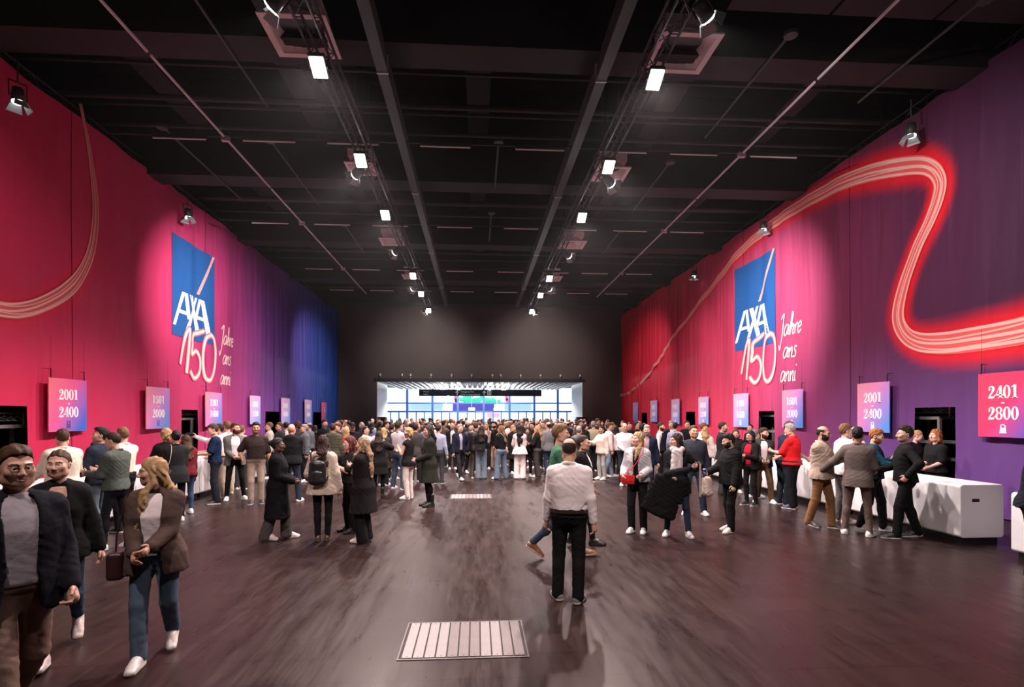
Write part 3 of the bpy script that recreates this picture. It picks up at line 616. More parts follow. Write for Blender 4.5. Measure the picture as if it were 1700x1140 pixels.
# trusses
def truss(x, y0, y1, z, label, w=.29, rr=.024, group='lighting trusses', mm=None):
    root = empty('lighting_truss', (x, y0, z)); tag(root, label, 'truss', group); L = y1-y0; h = w/2; mm = mm or M_dark
    for sx in (-1, 1):
        for sz in (-1, 1): MB().tube((sx*h, 0, sz*h), (sx*h, L, sz*h), rr, 6).build('chord', mm, root)
    mb = MB(); n = int(L/.42); st = L/n
    for i in range(n):
        a, b = i*st, (i+1)*st; f = 1 if i % 2 else -1
        for s in (-1, 1):
            mb.tube((s*h, a, -h*f), (s*h, b, h*f), .010, 4, cap=False); mb.tube((-h*f, a, s*h), (h*f, b, s*h), .010, 4, cap=False)
    mb.build('bracing', mm, root, kind='stuff')
    for y in np.arange(1.5, L, 4.5): MB().tube((0, y, h), (0, y, 11.6-z), .012, 5).build('suspension_cable', mm, root)
TXL, TXR, TZ = -2.62, 3.07, 8.2
truss(TXL, -2, 32.2, TZ, 'long dark lighting truss left of the hall centre'); truss(TXR, -2, 32.2, TZ, 'long dark lighting truss right of the hall centre')
truss(XL-.25, 3, 37.5, ZT+.05, 'dark truss carrying the left curtain', .35, group='curtain trusses'); truss(XR+.25, 3, 37.5, ZT+.05, 'dark truss carrying the right curtain', .35, group='curtain trusses')
# floodlights
M_lens = mat('floodlight_lens', (1, 1, 1), .4, emit=60, ecol=(1, .93, .93)); M_lamp = mat('lamp_body', (.035, .033, .033), .5)
ordn = ('nearest', 'second', 'third', 'fourth', 'fifth', 'farthest')
def flood(x, y, label, energy, tilt=None, size=128, blend=.55):
    t = empty('floodlight', (x, y, TZ-.42)); tag(t, label, 'floodlight', 'panel floodlights on the trusses')
    MB().box(-.13, .13, -.19, .19, 0, .09).build('housing', M_lamp, t); MB().box(-.11, .11, -.17, .17, -.012, 0).build('lens', M_lens, t)
    MB().box(-.15, -.13, -.02, .02, 0, .3).box(.13, .15, -.02, .02, 0, .3).box(-.15, .15, -.02, .02, .28, .3).build('yoke', M_lamp, t)
    t.rotation_euler = (math.radians(-26 if not tilt else 50), 0, 0)       # tipped a little towards the rear of the hall
    l = light('floodlight_beam', 'SPOT', (x, y-.03, TZ-.50), energy, FLOOD_COL, target=tilt or (x, y-.9, 0), spot_size=math.radians(size), spot_blend=blend, shadow_soft_size=.12)
for k, (a, b) in enumerate(zip((105, 263, 355, 457, 487, 515), (128, 275, 360, 462, 490, 517))):
    h = TZ-.42-CH
    flood(TXL, yz(a, h)+.3, ordn[k]+' lit panel floodlight on the left truss', FLOOD_W); flood(TXR, yz(b, h)-.1, ordn[k]+' lit panel floodlight on the right truss', FLOOD_W)
for x in (TXL, TXR):
    t = flood(x, 1.2, 'panel floodlight above the camera on the %s truss, tipped forward' % ('left' if x < 0 else 'right'), 2100, tilt=(x*.55, 8.5, 0), size=94, blend=1.0)
# barn-door spotlights aimed at the curtains
def barndoor(loc, tgt, label, energy, size=34, blend=.5, col=(1, .93, .90), s=1.0, lensemit=14, group='barn-door spotlights'):
    loc = Vector(loc); t = empty('barn_door_spotlight', loc); tag(t, label, 'spotlight', group)
    d = (Vector(tgt)-loc); t.rotation_euler = d.to_track_quat('-Z', 'Y').to_euler(); t.scale = (s, s, s)
    MB().tube((0, 0, .02), (0, 0, .34), .14, 16, .11).build('housing', M_lamp, t, smooth=True)
    MB().tube((0, 0, -.015), (0, 0, .02), .125, 20).build('lens', mat('spot_lens_%g' % lensemit, (1, 1, 1), .3, emit=lensemit, ecol=(.92, 1, .97)), t)
    leaf = MB().prism([(-.11, 0), (.11, 0), (.16, -.19), (-.16, -.19)], -.003, .003).mesh('barn_door')
    for a in range(4):
        o = link('barn_door', leaf, M_blade if not leaf.materials else None, t); R = Matrix.Rotation(a*PI/2, 4, 'Z') @ Matrix.Translation((0, .145, 0)) @ Matrix.Rotation(math.radians(28), 4, 'X'); o.matrix_local = R
    MB().box(-.18, -.165, -.02, .02, .1, .5).box(.165, .18, -.02, .02, .1, .5).box(-.18, .18, -.02, .02, .48, .5).build('yoke', M_lamp, t)
    R_ = t.rotation_euler.to_matrix().inverted(); a_ = Vector((0, 0, .5)); b_ = a_+R_ @ Vector((0, 0, .42))/s; MB().tube(a_, b_, .02, 6).build('clamp_rod', M_lamp, t)
    if energy: light('barn_door_beam', 'SPOT', loc+d.normalized()*.06*s, energy, col, target=tgt, spot_size=math.radians(size), spot_blend=blend, shadow_soft_size=.09)
M_blade = mat('blade_grey', (.32, .32, .33), .4)
def tp(px, py, x): d = ray(px, py); t = x/d.x; return (x, d.y*t, CH+d.z*t)
lg = lambda side: ((XL+.1, 19.9, 5.0) if side < 0 else (XR-.1, 18.6, 5.0))
H1 = TZ-.45-CH
SP = [(470, 14, -1, (XL, 10.8, 3.4), 700, 66), (612, 292, -1, lg(-1), LOGO_W*1.3, 52), (665, 420, -1, (XL, 24, 4.0), 700, 34), (692, 480, -1, (XL, 32, 4.5), 2800, 46), (712, 517, -1, (-3.5, YB, 5.4), 1500, 70),
      (1149, 30, 1, (XR, 12.2, 3.6), 2500, 90), (994, 305, 1, lg(1), LOGO_W*1.6, 54), (930, 425, 1, (XR, 25, 4.5), 1100, 38), (890, 480, 1, (XR, 31.5, 4.5), 2000, 48), (884, 519, 1, (4.2, YB, 5.4), 1500, 70)]
for k, (px, py, sd, tg, en, sz) in enumerate(SP):
    d = ray(px, py); h = H1-.05; t_ = h/d.z; x = (TXL-.25 if sd < 0 else TXR+.25)
    barndoor((x, d.y*t_, CH+h), tg, '%s barn-door spotlight on the %s truss' % (ordn[k % 5] if k % 5 < 4 else 'farthest', 'left' if sd < 0 else 'right'), en, sz, 1.0, s=.78)
# little fixtures clipped to the curtain trusses, shining down the cloth
for px, py, X, lab in ((30, 170, XL+.5, 'small spotlight shining in front of the left curtain near the picture edge'), (1512, 226, XR-.5, 'small spotlight shining in front of the violet curtain'), (312, 361, XL+.4, 'small spotlight above the left emblem'), (1268, 381, XR-.4, 'small spotlight above the right emblem'), (1152, 459, XR-.4, 'small spotlight in front of the far red curtain')):
    p = tp(px, py, X); barndoor(p, (p[0]-.3*np.sign(X), p[1]-.2, 0), lab, 0, s=.8, lensemit=5, group='curtain spotlights')
# dark loudspeakers / drape legs standing by the far curtain
for px0, px1, lab in ((627, 641, 'black cabinet beside the left pillar of the foyer opening'), (957, 975, 'black cabinet beside the right pillar of the foyer opening')):
    y = YB-.8; xa, xb = xat(px0, y), xat(px1, y); t = empty('loudspeaker_cabinet', ((xa+xb)/2, y, 0)); tag(t, lab, 'cabinet', 'black cabinets by the foyer opening'); hw = (xb-xa)/2
    MB().box(-hw, hw, -.3, .3, 0, 1.92).build('body', M_lamp, t, bevel=.02); MB().box(-hw+.05, hw-.05, -.32, -.3, .1, 1.8).build('grille', M_blackgloss, t)
# lit brown ceiling boards at the upper right
for i in range(5):
    o = MB().box(4.3+i*1.9, 6.14+i*1.9, 6.3, 9.25, 9.0, 9.06).build('ceiling_board', M_brown); tag(o, 'brown ceiling board, number %s from the middle, at the upper right' % ('one', 'two', 'three', 'four', 'five')[i], 'ceiling board', 'brown ceiling boards')
# ================================================================== PEOPLE: smooth implicit surfaces, meshed by surface nets
V3 = lambda *a: np.array(a, np.float32)
class Field:
    def __init__(s, lo, hi, h):
        s.h = h; s.lo = np.array(lo, np.float32)-2*h; n = np.ceil((np.array(hi)-s.lo)/h).astype(int)+3
        s.n = n; s.a = np.full(n, .5, np.float32)
        s.ax = [s.lo[i]+h*np.arange(n[i], dtype=np.float32) for i in range(3)]
    def sub(s, lo, hi):
        i0 = np.clip(np.floor((np.array(lo)-s.lo)/s.h).astype(int), 0, s.n); i1 = np.clip(np.ceil((np.array(hi)-s.lo)/s.h).astype(int)+1, 0, s.n)
        sl = tuple(slice(a, b) for a, b in zip(i0, i1))
        return sl, s.ax[0][sl[0]][:, None, None], s.ax[1][sl[1]][None, :, None], s.ax[2][sl[2]][None, None, :]
    def put(s, sl, d, k, op):
        a = s.a[sl]
        if op > 0:
            if k > 0: hh = np.maximum(k-np.abs(a-d), 0)/k; s.a[sl] = np.minimum(a, d)-hh*hh*k*.25
            else: s.a[sl] = np.minimum(a, d)
        else:
            if k > 0: hh = np.maximum(k-np.abs(a+d), 0)/k; s.a[sl] = np.maximum(a, -d)+hh*hh*k*.25
            else: s.a[sl] = np.maximum(a, -d)
    def cone(s, a, b, ra, rb, k=.02, op=1, flat=None):
        a = np.asarray(a, np.float32); b = np.asarray(b, np.float32); m = max(ra, rb)*(1.0 if flat is None else max(1, flat[1]))+.05+k
        sl, X, Y, Z = s.sub(np.minimum(a, b)-m, np.maximum(a, b)+m)
        ab = b-a; L = max(float(ab@ab), 1e-9); px, py, pz = X-a[0], Y-a[1], Z-a[2]
        t = np.clip((px*ab[0]+py*ab[1]+pz*ab[2])/L, 0, 1); dx, dy, dz = px-t*ab[0], py-t*ab[1], pz-t*ab[2]
        d2 = dx*dx+dy*dy+dz*dz
        if flat is not None:      # (axis, factor): stretch along axis
            n, f = flat; q = dx*n[0]+dy*n[1]+dz*n[2]; d2 = np.maximum(d2-q*q*(1-1/(f*f)), 0)
        s.put(sl, np.sqrt(d2)-(ra+(rb-ra)*t), k, op)
    def ell(s, c, r, R=None, k=.02, op=1):
        c = np.asarray(c, np.float32); m = max(r)+.04+k; sl, X, Y, Z = s.sub(c-m, c+m); x, y, z = X-c[0], Y-c[1], Z-c[2]
        if R is not None: x, y, z = (R[0, 0]*x+R[1, 0]*y+R[2, 0]*z, R[0, 1]*x+R[1, 1]*y+R[2, 1]*z, R[0, 2]*x+R[1, 2]*y+R[2, 2]*z)
        k0 = np.sqrt((x/r[0])**2+(y/r[1])**2+(z/r[2])**2); k1 = np.sqrt((x/r[0]**2)**2+(y/r[1]**2)**2+(z/r[2]**2)**2)+1e-6
        s.put(sl, k0*(k0-1)/k1, k, op)
    def loft(s, prof, lean, hip, k=.03, op=1, cut=None):
        """prof rows (z, w, d, yc); cross-sections are superellipses; lean = forward tilt about the hip"""
        P = np.array(prof, np.float32); P = P[np.argsort(P[:, 0])]; w = P[:, 1].max()+.12
        sl, X, Y, Z = s.sub((-w, -.75, P[0, 0]-.25), (w, .55, P[-1, 0]+.2))
        if lean:
            c, q = math.cos(lean), math.sin(lean); Y, Z = c*Y+q*(Z-hip), -q*Y+c*(Z-hip)+hip
        zz = np.clip(Z, P[0, 0], P[-1, 0]); W = np.interp(zz, P[:, 0], P[:, 1]); D = np.interp(zz, P[:, 0], P[:, 2]); yc = np.interp(zz, P[:, 0], P[:, 3])
        e = 2.4; rr = (np.abs(X/W)**e+np.abs((Y-yc)/D)**e)**(1/e)
        d = (rr-1)*np.minimum(W, D); d = np.maximum(d, np.maximum(Z-P[-1, 0], P[0, 0]-Z))
        if cut is not None: d = np.maximum(d, -cut(X, Y, Z))
        s.put(sl, d.astype(np.float32), k, op)
    def mesh(s, wr=0, freq=1.0, seed=0.0, quilt=0):
        a = s.a
        if wr or quilt:
            X, Y, Z = s.ax[0][:, None, None], s.ax[1][None, :, None], s.ax[2][None, None, :]
            if wr:
                f = freq; n1 = np.sin(27*f*X+30*f*Z+seed+3.0*np.sin(11*Z+9*Y+seed)); n2 = np.sin(-22*f*X+34*f*Z+26*Y+1.7*seed+3.0*np.sin(12*X-8*Z+seed)); m_ = .5+.5*np.sin(9*Z+7*X+seed*2.1)
                a = a+wr*((1-np.abs(n1))**2*1.2*m_+(1-np.abs(n2))**2*1.1*(1-m_)-.35)
            if quilt: a = a+quilt*(np.abs(np.sin(Z*PI/.075))*-1+.5)
        n = np.array(a.shape); ins = a < 0
        c8 = [(i, j, k) for i in (0, 1) for j in (0, 1) for k in (0, 1)]
        sh = n-1; cnt = np.zeros(sh, np.int8)
        for (i, j, k) in c8: cnt += ins[i:i+sh[0], j:j+sh[1], k:k+sh[2]]
        act = (cnt > 0) & (cnt < 8); ci = np.argwhere(act)
        if len(ci) == 0: return np.zeros((0, 3)), np.zeros((0, 4), int)
        idx = np.full(sh, -1, np.int32); idx[act] = np.arange(len(ci))
        val = np.stack([a[ci[:, 0]+i, ci[:, 1]+j, ci[:, 2]+k] for (i, j, k) in c8], 1)
        acc = np.zeros((len(ci), 3), np.float32); num = np.zeros(len(ci), np.float32)
        for p in range(8):
            for q in range(p+1, 8):
                A, B = np.array(c8[p]), np.array(c8[q])
                if np.abs(A-B).sum() != 1: continue
                va, vb = val[:, p], val[:, q]; m = (va < 0) != (vb < 0)
                t = np.where(m, va/np.where(m, va-vb, 1), 0); acc += np.where(m[:, None], A+(B-A)*t[:, None], 0); num += m
        V = s.lo+s.h*(ci+acc/num[:, None]); Q = []
        for ax in range(3):
            s0 = [slice(None)]*3; s1 = [slice(None)]*3; s0[ax] = slice(0, -1); s1[ax] = slice(1, None)
            A, B = ins[tuple(s0)], ins[tuple(s1)]; e = np.argwhere(A != B); u, v = [(1, 2), (2, 0), (0, 1)][ax]
            e = e[(e[:, u] > 0) & (e[:, v] > 0) & (e[:, u] < sh[u]) & (e[:, v] < sh[v])]
            sg = A[e[:, 0], e[:, 1], e[:, 2]]; qs = []
            for du, dv in ((-1, -1), (0, -1), (0, 0), (-1, 0)):
                f = e.copy(); f[:, u] += du; f[:, v] += dv; qs.append(idx[f[:, 0], f[:, 1], f[:, 2]])
            q = np.stack(qs, 1); q[~sg] = q[~sg][:, ::-1]; Q.append(q)
        Q = np.concatenate(Q); Q = Q[(Q >= 0).all(1)]
        return V, Q
def mk_mesh(name, V, Q, mi=None):
    me = bpy.data.meshes.new(name); nv, nf = len(V), len(Q)
    me.vertices.add(nv); me.vertices.foreach_set('co', np.asarray(V, np.float32).ravel())
    me.loops.add(nf*4); me.loops.foreach_set('vertex_index', np.asarray(Q, np.int32).ravel())
    me.polygons.add(nf); me.polygons.foreach_set('loop_start', np.arange(nf, dtype=np.int32)*4)
    try: me.polygons.foreach_set('loop_total', np.full(nf, 4, np.int32))
    except Exception: pass
    if mi is not None: me.polygons.foreach_set('material_index', np.asarray(mi, np.int32))
    me.polygons.foreach_set('use_smooth', np.ones(nf, bool)); me.update(calc_edges=True); return me
def rotz(a): c, s = math.cos(a), math.sin(a); return np.array([[c, -s, 0], [s, c, 0], [0, 0, 1]], np.float32)
def rotx(a): c, s = math.cos(a), math.sin(a); return np.array([[1, 0, 0], [0, c, -s], [0, s, c]], np.float32)
def nrm(v): v = np.asarray(v, np.float32); return v/max(np.linalg.norm(v), 1e-6)
def ik(S, T, l1, l2, pole):
    d = T-S; L = np.linalg.norm(d); L2 = min(L, (l1+l2)*.995); u = d/max(L, 1e-6); T = S+u*L2
    a = (l1*l1-l2*l2+L2*L2)/(2*max(L2, 1e-3)); h = math.sqrt(max(l1*l1-a*a, 0)); p = np.asarray(pole, np.float32); p = p-u*(p@u); p = nrm(p)
    return S+u*a+p*h, T
RES = {'hi': (.0125, .0040, .0050, .010), 'mid': (.018, .0068, .0080, .014), 'lo': (.026, .0105, .0125, .020), 'far': (.038, .017, .022, .034)}
ARM = {'down': (.265, .00, .845), 'downf': (.25, -.10, .86), 'downb': (.25, .13, .87), 'front': (.075, -.25, 1.01), 'phone': (.09, -.30, 1.16), 'chest': (.06, -.24, 1.24), 'pocket': (.235, -.06, .93), 'hip': (.25, -.02, 1.0), 'cross': (-.12, -.19, 1.15), 'face': (.07, -.17, 1.48), 'reach': (.18, -.52, 1.22), 'mid': (.22, -.30, 1.03), 'counter': (.2, -.36, 1.05)}
LEG = {'stand': (((.10, .02, 0), 8, 0), ((-.10, -.02, 0), 8, 0)), 'close': (((.075, .0, 0), 6, 0), ((-.075, -.015, 0), 6, 0)), 'wide': (((.19, -.02, 0), 14, 0), ((-.17, .02, 0), 14, 0)),
       'shift': (((.13, -.10, 0), 24, 0), ((-.08, .03, 0), 6, 0)), 'shiftr': (((.08, .03, 0), 6, 0), ((-.14, -.10, 0), 24, 0)),
       'walkl': (((.07, -.30, .0), 4, -6), ((-.08, .33, .06), 4, 34)), 'walkr': (((.08, .33, .06), 4, 34), ((-.07, -.30, .0), 4, -6)),
       'walks': (((.08, .20, .02), 6, 24), ((-.08, -.20, 0), 6, 0)), 'walksl': (((.08, -.20, 0), 6, 0), ((-.08, .20, .02), 6, 24)), 'step': (((.09, -.16, 0), 6, 0), ((-.09, .16, .01), 6, 10)), 'crossed': (((-.03, -.12, 0), 0, 0), ((-.05, .06, 0), 10, 0))}
SKIN = {'fair': (.62, .36, .27), 'light': (.55, .30, .21), 'tan': (.40, .20, .125), 'brown': (.22, .10, .06), 'dark': (.085, .040, .026)}
HAIR = {'black': (.012, .010, .010), 'dark': (.028, .018, .013), 'brown': (.065, .034, .018), 'light': (.16, .088, .042), 'blond': (.36, .22, .105), 'grey': (.26, .24, .23), 'white': (.55, .52, .50), 'ginger': (.30, .105, .035), 'red': (.10, .02, .018)}
def fmat(col, kind='cloth'):
    key = '%s_%.3f_%.3f_%.3f' % ((kind,)+tuple(col))
    if kind == 'hair': return mat(key, col, .62, bump=.6, bscale=160, var=.35, vscale=60, spec=.22)
    if kind == 'skin': return mat(key, col, .5, var=.08, vscale=14, spec=.4)
    if kind == 'leather': return mat(key, col, .38, bump=.15, bscale=90)
    if kind == 'denim': return mat(key, col, .85, bump=.3, bscale=180, var=.28, vscale=12, spec=.08)
    return mat(key, col, .88, bump=.55, bscale=22, var=.14, vscale=9, spec=.08)
def skeleton(sp):
    H = sp['H']; s = H/1.75; f = sp['sex'] == 'f'; b = sp.get('b', 1.0); lean = math.radians(sp.get('lean', 0)); hip = .93*s
    def L(p):      # lean the upper body forward (-y) about the hips
        y, z = p[1], p[2]-hip; c, q = math.cos(lean), math.sin(lean); return np.array((p[0], c*y-q*z, q*y+c*z+hip), np.float32)
    sw = (.141 if f else .162)*s*(1+(b-1)*.5); J = {}
    J['s'] = s; J['b'] = b; J['lean'] = lean; J['hip'] = hip; J['f'] = f; J['L'] = L
    for sd, k in ((1, 'L'), (-1, 'R')):
        S = L(V3(sd*sw, .008*s, 1.384*s)); a = sp.get('arm'+k, 'down')
        if isinstance(a, str): x, y, z = ARM[a]; x *= sd
        else: x, y, z = a[:3]
        T = V3(x*s*(1+(b-1)*.7 if a in ('down', 'downf', 'downb', 'pocket') else 1), y*s*(b if y < -.15 else 1), z*s)
        if isinstance(a, str) and a not in ('down', 'downf', 'downb', 'pocket'): T = L(T)
        pole = a[3] if (not isinstance(a, str) and len(a) > 3) else ((sd*.35, .8, -.5) if T[2] < 1.35*s else (sd*.8, .1, -.6))
        if a in ('pocket', 'hip'): pole = (sd*.9, .7, 0)
        if a in ('chest', 'face', 'cross', 'phone'): pole = (sd*.45, .25, -1)
        E, W = ik(S, T, .285*s, .25*s, pole); J['arm'+k] = (S, E, W)
        J['pock'+k] = a == 'pocket'
    lp = sp.get('leg', 'stand'); lp = LEG[lp] if isinstance(lp, str) else lp
    for (ft, out, pitch), sd, k in zip(lp, (1, -1), 'LR'):
        hp = V3(sd*(.092 if f else .088)*s*(.6+.4*b), .005, .90*s); an = V3(ft[0]*s, ft[1]*s+.03*s, (.085+ft[2])*s)
        if pitch > 15: an = an+V3(0, .0, .07*s)
        K, A = ik(hp, an, .409*s, .409*s, (sd*.12, -1, 0)); J['leg'+k] = (hp, K, A, math.radians(out*sd), math.radians(pitch), ft)
    hy, hpit = sp.get('head', (0, 0)); J['R'] = rotz(math.radians(hy)) @ rotx(math.radians(hpit)); J['neck'] = L(V3(0, .012*s, 1.46*s)); J['hc'] = J['neck']+J['R'] @ V3(0, -.022*s, .165*s)
    return J
def torso_prof(J, inf=0, hem=.86, top=1.47, flare=0, puff=0):
    s, b, f = J['s'], J['b'], J['f']
    belly = max(0, b-1)*.10
    if f: rows = [(.80, .168, .115, .005), (.92, .168, .118, .01), (1.08, .130, .098, .0), (1.25, .146, .122, -.014), (1.34, .150, .106, 0), (1.40, .128, .084, .006), (1.44, .078, .064, .012), (1.50, .050, .050, .014)]
    else: rows = [(.80, .160, .118, .005), (.92, .160, .118, .005), (1.06, .152, .112, -.005-belly*.5), (1.26, .168, .124, -.006), (1.34, .172, .114, .002), (1.405, .145, .088, .008), (1.448, .086, .068, .012), (1.50, .056, .056, .014)]
    out = []
    for z, w, d, y in rows:
        if z < hem-.001: continue
        if z > top: continue
        g = 1+(b-1)*(1.0 if z < 1.3 else .6); i = inf if z < 1.45 else inf*.7
        i = i+(.016 if z < .95 and inf > .01 and hem < .94 else 0)
        out.append((z*s, w*s*g+i, d*s*g+i+(belly*s if z < 1.15 else 0)*.5, y*s))
    z0, w0, d0, y0 = out[0]
    if hem > .70 and flare: out = [(z, w+flare*s*max(0, (.98*s-z)/(.18*s)), d+flare*s*.8*max(0, (.98*s-z)/(.18*s)), y) for z, w, d, y in out]; flare = 0; z0, w0, d0, y0 = out[0]
    if hem*s < z0-1e-4: out.insert(0, (hem*s, w0+flare*s, d0+flare*s*.8, y0))
    elif flare: out[0] = (z0, w0+flare*s, d0+flare*s*.8, y0)
    return out
TOPS = {'tee': (.014, .90, .50), 'polo': (.014, .985, .52), 'tank': (.012, .84, 0), 'shirt': (.016, .985, 1), 'sweater': (.024, .89, 1), 'jacket': (.034, .85, 1), 'puffer': (.046, .86, 1), 'blazer': (.026, .79, 1), 'coat': (.034, .52, 1), 'vest': (.03, .90, 0)}
def make_top(J, style, h, opn=0, inner=False, seed=0., hem=None, sleeve=None, hood=False, collar=None, flare=None):
    inf, hm, sv = TOPS[style]; s = J['s']; hm = hem or hm; sv = sv if sleeve is None else sleeve
    if inner: inf = .010; sv = 0
    fl = flare if flare is not None else ({'coat': .05, 'blazer': .02, 'tank': .02}.get(style, .0))
    prof = torso_prof(J, inf, hm, 1.475, fl)
    pts = [J['armL'], J['armR']]; A = np.array([p for a in pts for p in a]); lo = np.minimum(A.min(0)-.14, (-.36, -.42, hm*s-.06)); hi = np.maximum(A.max(0)+.14, (.36, .40, 1.62*s))
    if sv == 0: lo = np.array((-.36, -.5, hm*s-.06)); hi = np.array((.36, .4, 1.62*s))
    if J['lean']: lo[1] -= .35; hi[1] += .1
    Fd = Field(lo, hi, h)
    cut = None
    if opn:
        zt, zb = 1.5*s, hm*s
        def cut(X, Y, Z): hw = np.interp(Z, [zb, zb+(zt-zb)*.35, zb+(zt-zb)*.8, zt], [opn*1.25, opn*.8, opn*1.0, .07]); return np.maximum(np.abs(X)-hw, Y+.02)
    Fd.loft(prof, J['lean'], J['hip'], 0, cut=cut)
    # shoulder yoke
    if not inner and style != 'vest':
        for k in 'LR':
            S, E, W = J['arm'+k]; N = J['L'](V3(np.sign(S[0])*.05*s, .014*s, 1.438*s)); Fd.cone(N, S+(0, 0, -.004), .030*s+inf, .050*s+inf*.6, .06)
            if sv == 0: continue
            if sv < 1: M_ = S+(E-S)*(sv*1.7); Fd.cone(S, M_, .058*s+inf*.7, .060*s+inf, .045)
            else:
                Fd.cone(S, E, .051*s+inf*.8, .043*s+inf*.8, .04); W2 = E+(W-E)*.97; Fd.cone(E, W2, .046*s+inf*.8, .032*s+inf*.85, .02)
    if collar or style in ('shirt', 'polo', 'blazer', 'coat', 'jacket') and not inner or (inner and collar):
        r = .058*s+(.006 if style != 'jacket' else .014); c = J['neck']+J['R'] @ V3(0, .0, .02*s)
        for t in np.linspace(0, 2*PI, 11)[:-1]:
            if (opn or style == 'polo') and abs((t-1.5*PI)) < .5: continue
            t2 = t+2*PI/10
            if (opn or style == 'polo') and abs((t2-1.5*PI)) < .3: continue
            P = c+V3(r*math.cos(t), r*math.sin(t)+.004, -.006+.014*math.sin(t)); Q_ = c+V3(r*math.cos(t2), r*math.sin(t2)+.004, -.006+.014*math.sin(t2)); Fd.cone(P, Q_, .015*s, .015*s, .015)
    if hood: Fd.ell(J['L'](V3(0, .10*s, 1.43*s)), (.135*s, .06*s, .085*s), k=.05)
    wr = {'tee': .006, 'polo': .005, 'shirt': .0055, 'sweater': .005, 'jacket': .007, 'puffer': .003, 'blazer': .004, 'coat': .005, 'tank': .004, 'vest': .004}[style]
    return Fd.mesh(wr if not inner else .003, 1.0, seed, quilt=.016 if style == 'puffer' else 0)
def make_legs(J, style, h, seed=0., shorts=False):
    s, b = J['s'], J['b']; inf = .012
    ra, rk, rn = {'slim': (.082, .058, .046), 'straight': (.088, .070, .062), 'wide': (.092, .085, .098), 'skinny': (.078, .052, .040)}[style]
    A = np.array([p for k in 'LR' for p in J['leg'+k][:3]]); Fd = Field(np.minimum(A.min(0)-.15, (-.3, -.3, .02)), np.maximum(A.max(0)+.15, (.3, .3, 1.1*s)), h)
    g = (.55+.45*b)
    prof = [(z, w*.97, d*.98, y) for z, w, d, y in torso_prof(J, inf*.6, .80, 1.06) if z > .9*s]
    Fd.loft(prof, 0, J['hip'], 0); Fd.cone((-.055*s*g, .004*s, .915*s), (.055*s*g, .004*s, .915*s), .103*s*g, .103*s*g, .04)
    if not J['f']: pass
    Fd.ell(V3(0, .045*s, .90*s), (.145*s*g, .085*s*g, .10*s), k=.05)
    for k in 'LR':
        hp, K, An, out, pit, ft = J['leg'+k]
        Fd.cone(hp+V3(0, 0, .02*s), K, ra*s*g, rk*s, .06); An2 = An+V3(0, 0, -.02*s) if pit < .2 else An
        Fd.cone(K, An2, rk*s, rn*s, .02)
        if style == 'wide': Fd.cone(An2, An2-V3(0, 0, .03), rn*s, rn*s*1.02, 0)
        calf = K+(An-K)*.32+V3(0, .018*s, 0); Fd.ell(calf, (.05*s, .052*s, .10*s), k=.03)
    a = Fd.a; z = Fd.ax[2][None, None, :]; np.maximum(a, .03-z, out=a)
    return Fd.mesh(.0055, 1.1, seed)
def make_shoe(J, k, h, boot=0):
    s = J['s']; hp, K, An, out, pit, ft = J['leg'+k]; Rz = rotz(out); n = h
    Fd = Field((-.09, -.24, -.01), (.09, .13, .16+boot), h); L = .265*s/.265
    Fd.cone((0, .055*L, .042), (0, -.10*L, .036), .040*L, .040*L, .02); Fd.cone((0, -.09*L, .03), (.006, -.150*L, .026), .046*L, .040*L, .03, flat=((0, 0, 1), .75))
    Fd.cone((0, .035, .06), (0, .03, .10+boot), .040*L, .041*L+boot*.1, .03); Fd.ell((0, -.03, .07), (.034, .06, .03), k=.03)
    # sole
    Fd.cone((0, .05*L, .013), (0, -.14*L, .013), .044*L, .043*L, .006, flat=((1, 0, 0), 1.06))
    z = Fd.ax[2][None, None, :]; np.maximum(Fd.a, -z, out=Fd.a)
    V, Q = Fd.mesh()
    zc = V[Q].mean(1)[:, 2]; mi = (zc < .024).astype(int)
    R = Rz
    if pit: V = (rotx(pit) @ (V-V3(0, -.12, 0)).T).T+V3(0, -.12, 0)
    V = (R @ V.T).T
    if pit > .2: base = An-R @ (rotx(pit) @ V3(0, .03+.12, .085)-V3(0, .12, 0))
    else: base = V3(ft[0]*s, ft[1]*s, ft[2]*s)
    V = V+base
    mz = V[:, 2].min()
    if pit > .2: V[:, 2] += -mz+ft[2]*.3
    elif mz < .0005: V[:, 2] += .0008-mz
    return V, Q, mi
def make_hand(J, k, h, sp):
    s = J['s']*(1.0 if not J['f'] else .93); S, E, W = J['arm'+k]; sd = 1 if k == 'L' else -1; d = nrm(W-E); hd = sp.get('hand'+k)
    if hd is not None: d = nrm(hd)
    t = V3(0, -1, 1) if abs(d[2]) < .95 or d[2] < 0 else V3(0, -1, 0); t = nrm(t-d*(t@d)); n = nrm(np.cross(d, t))
    if n@V3(-sd, 0, -.2) < 0: n = -n
    w = t; curl = sp.get('curl', .55); P0 = W-d*.01; Fd = Field(W-.24*s, W+.24*s, h)
    Fd.cone(E+(W-E)*.55, W, .036*s, .027*s, .01); Fd.cone(W, W+d*.085*s, .026*s, .030*s, .015, flat=(w, 1.35)); 
    for i, (off, ln) in enumerate(((.030, .070), (.010, .078), (-.010, .074), (-.029, .058))):
        b = W+d*.088*s+w*off*s*1.05; c1 = curl*(.7+.12*i); d1 = nrm(d*math.cos(c1)+n*math.sin(c1)); d2 = nrm(d*math.cos(c1*2.3)+n*math.sin(c1*2.3))
        m = b+d1*ln*.52*s; e = m+d2*ln*.5*s; Fd.cone(b-d*.02*s, m, .0098*s, .0088*s, .004); Fd.cone(m, e, .0086*s, .0072*s, .003)
    b = W+d*.022*s+w*.024*s; d1 = nrm(d*.7+w*.75+n*.25); m = b+d1*.045*s; e = m+nrm(d*.95+w*.25+n*.35)*.035*s; Fd.cone(b, m, .014*s, .0105*s, .012); Fd.cone(m, e, .0105*s, .0085*s, .003)
    return Fd.mesh()
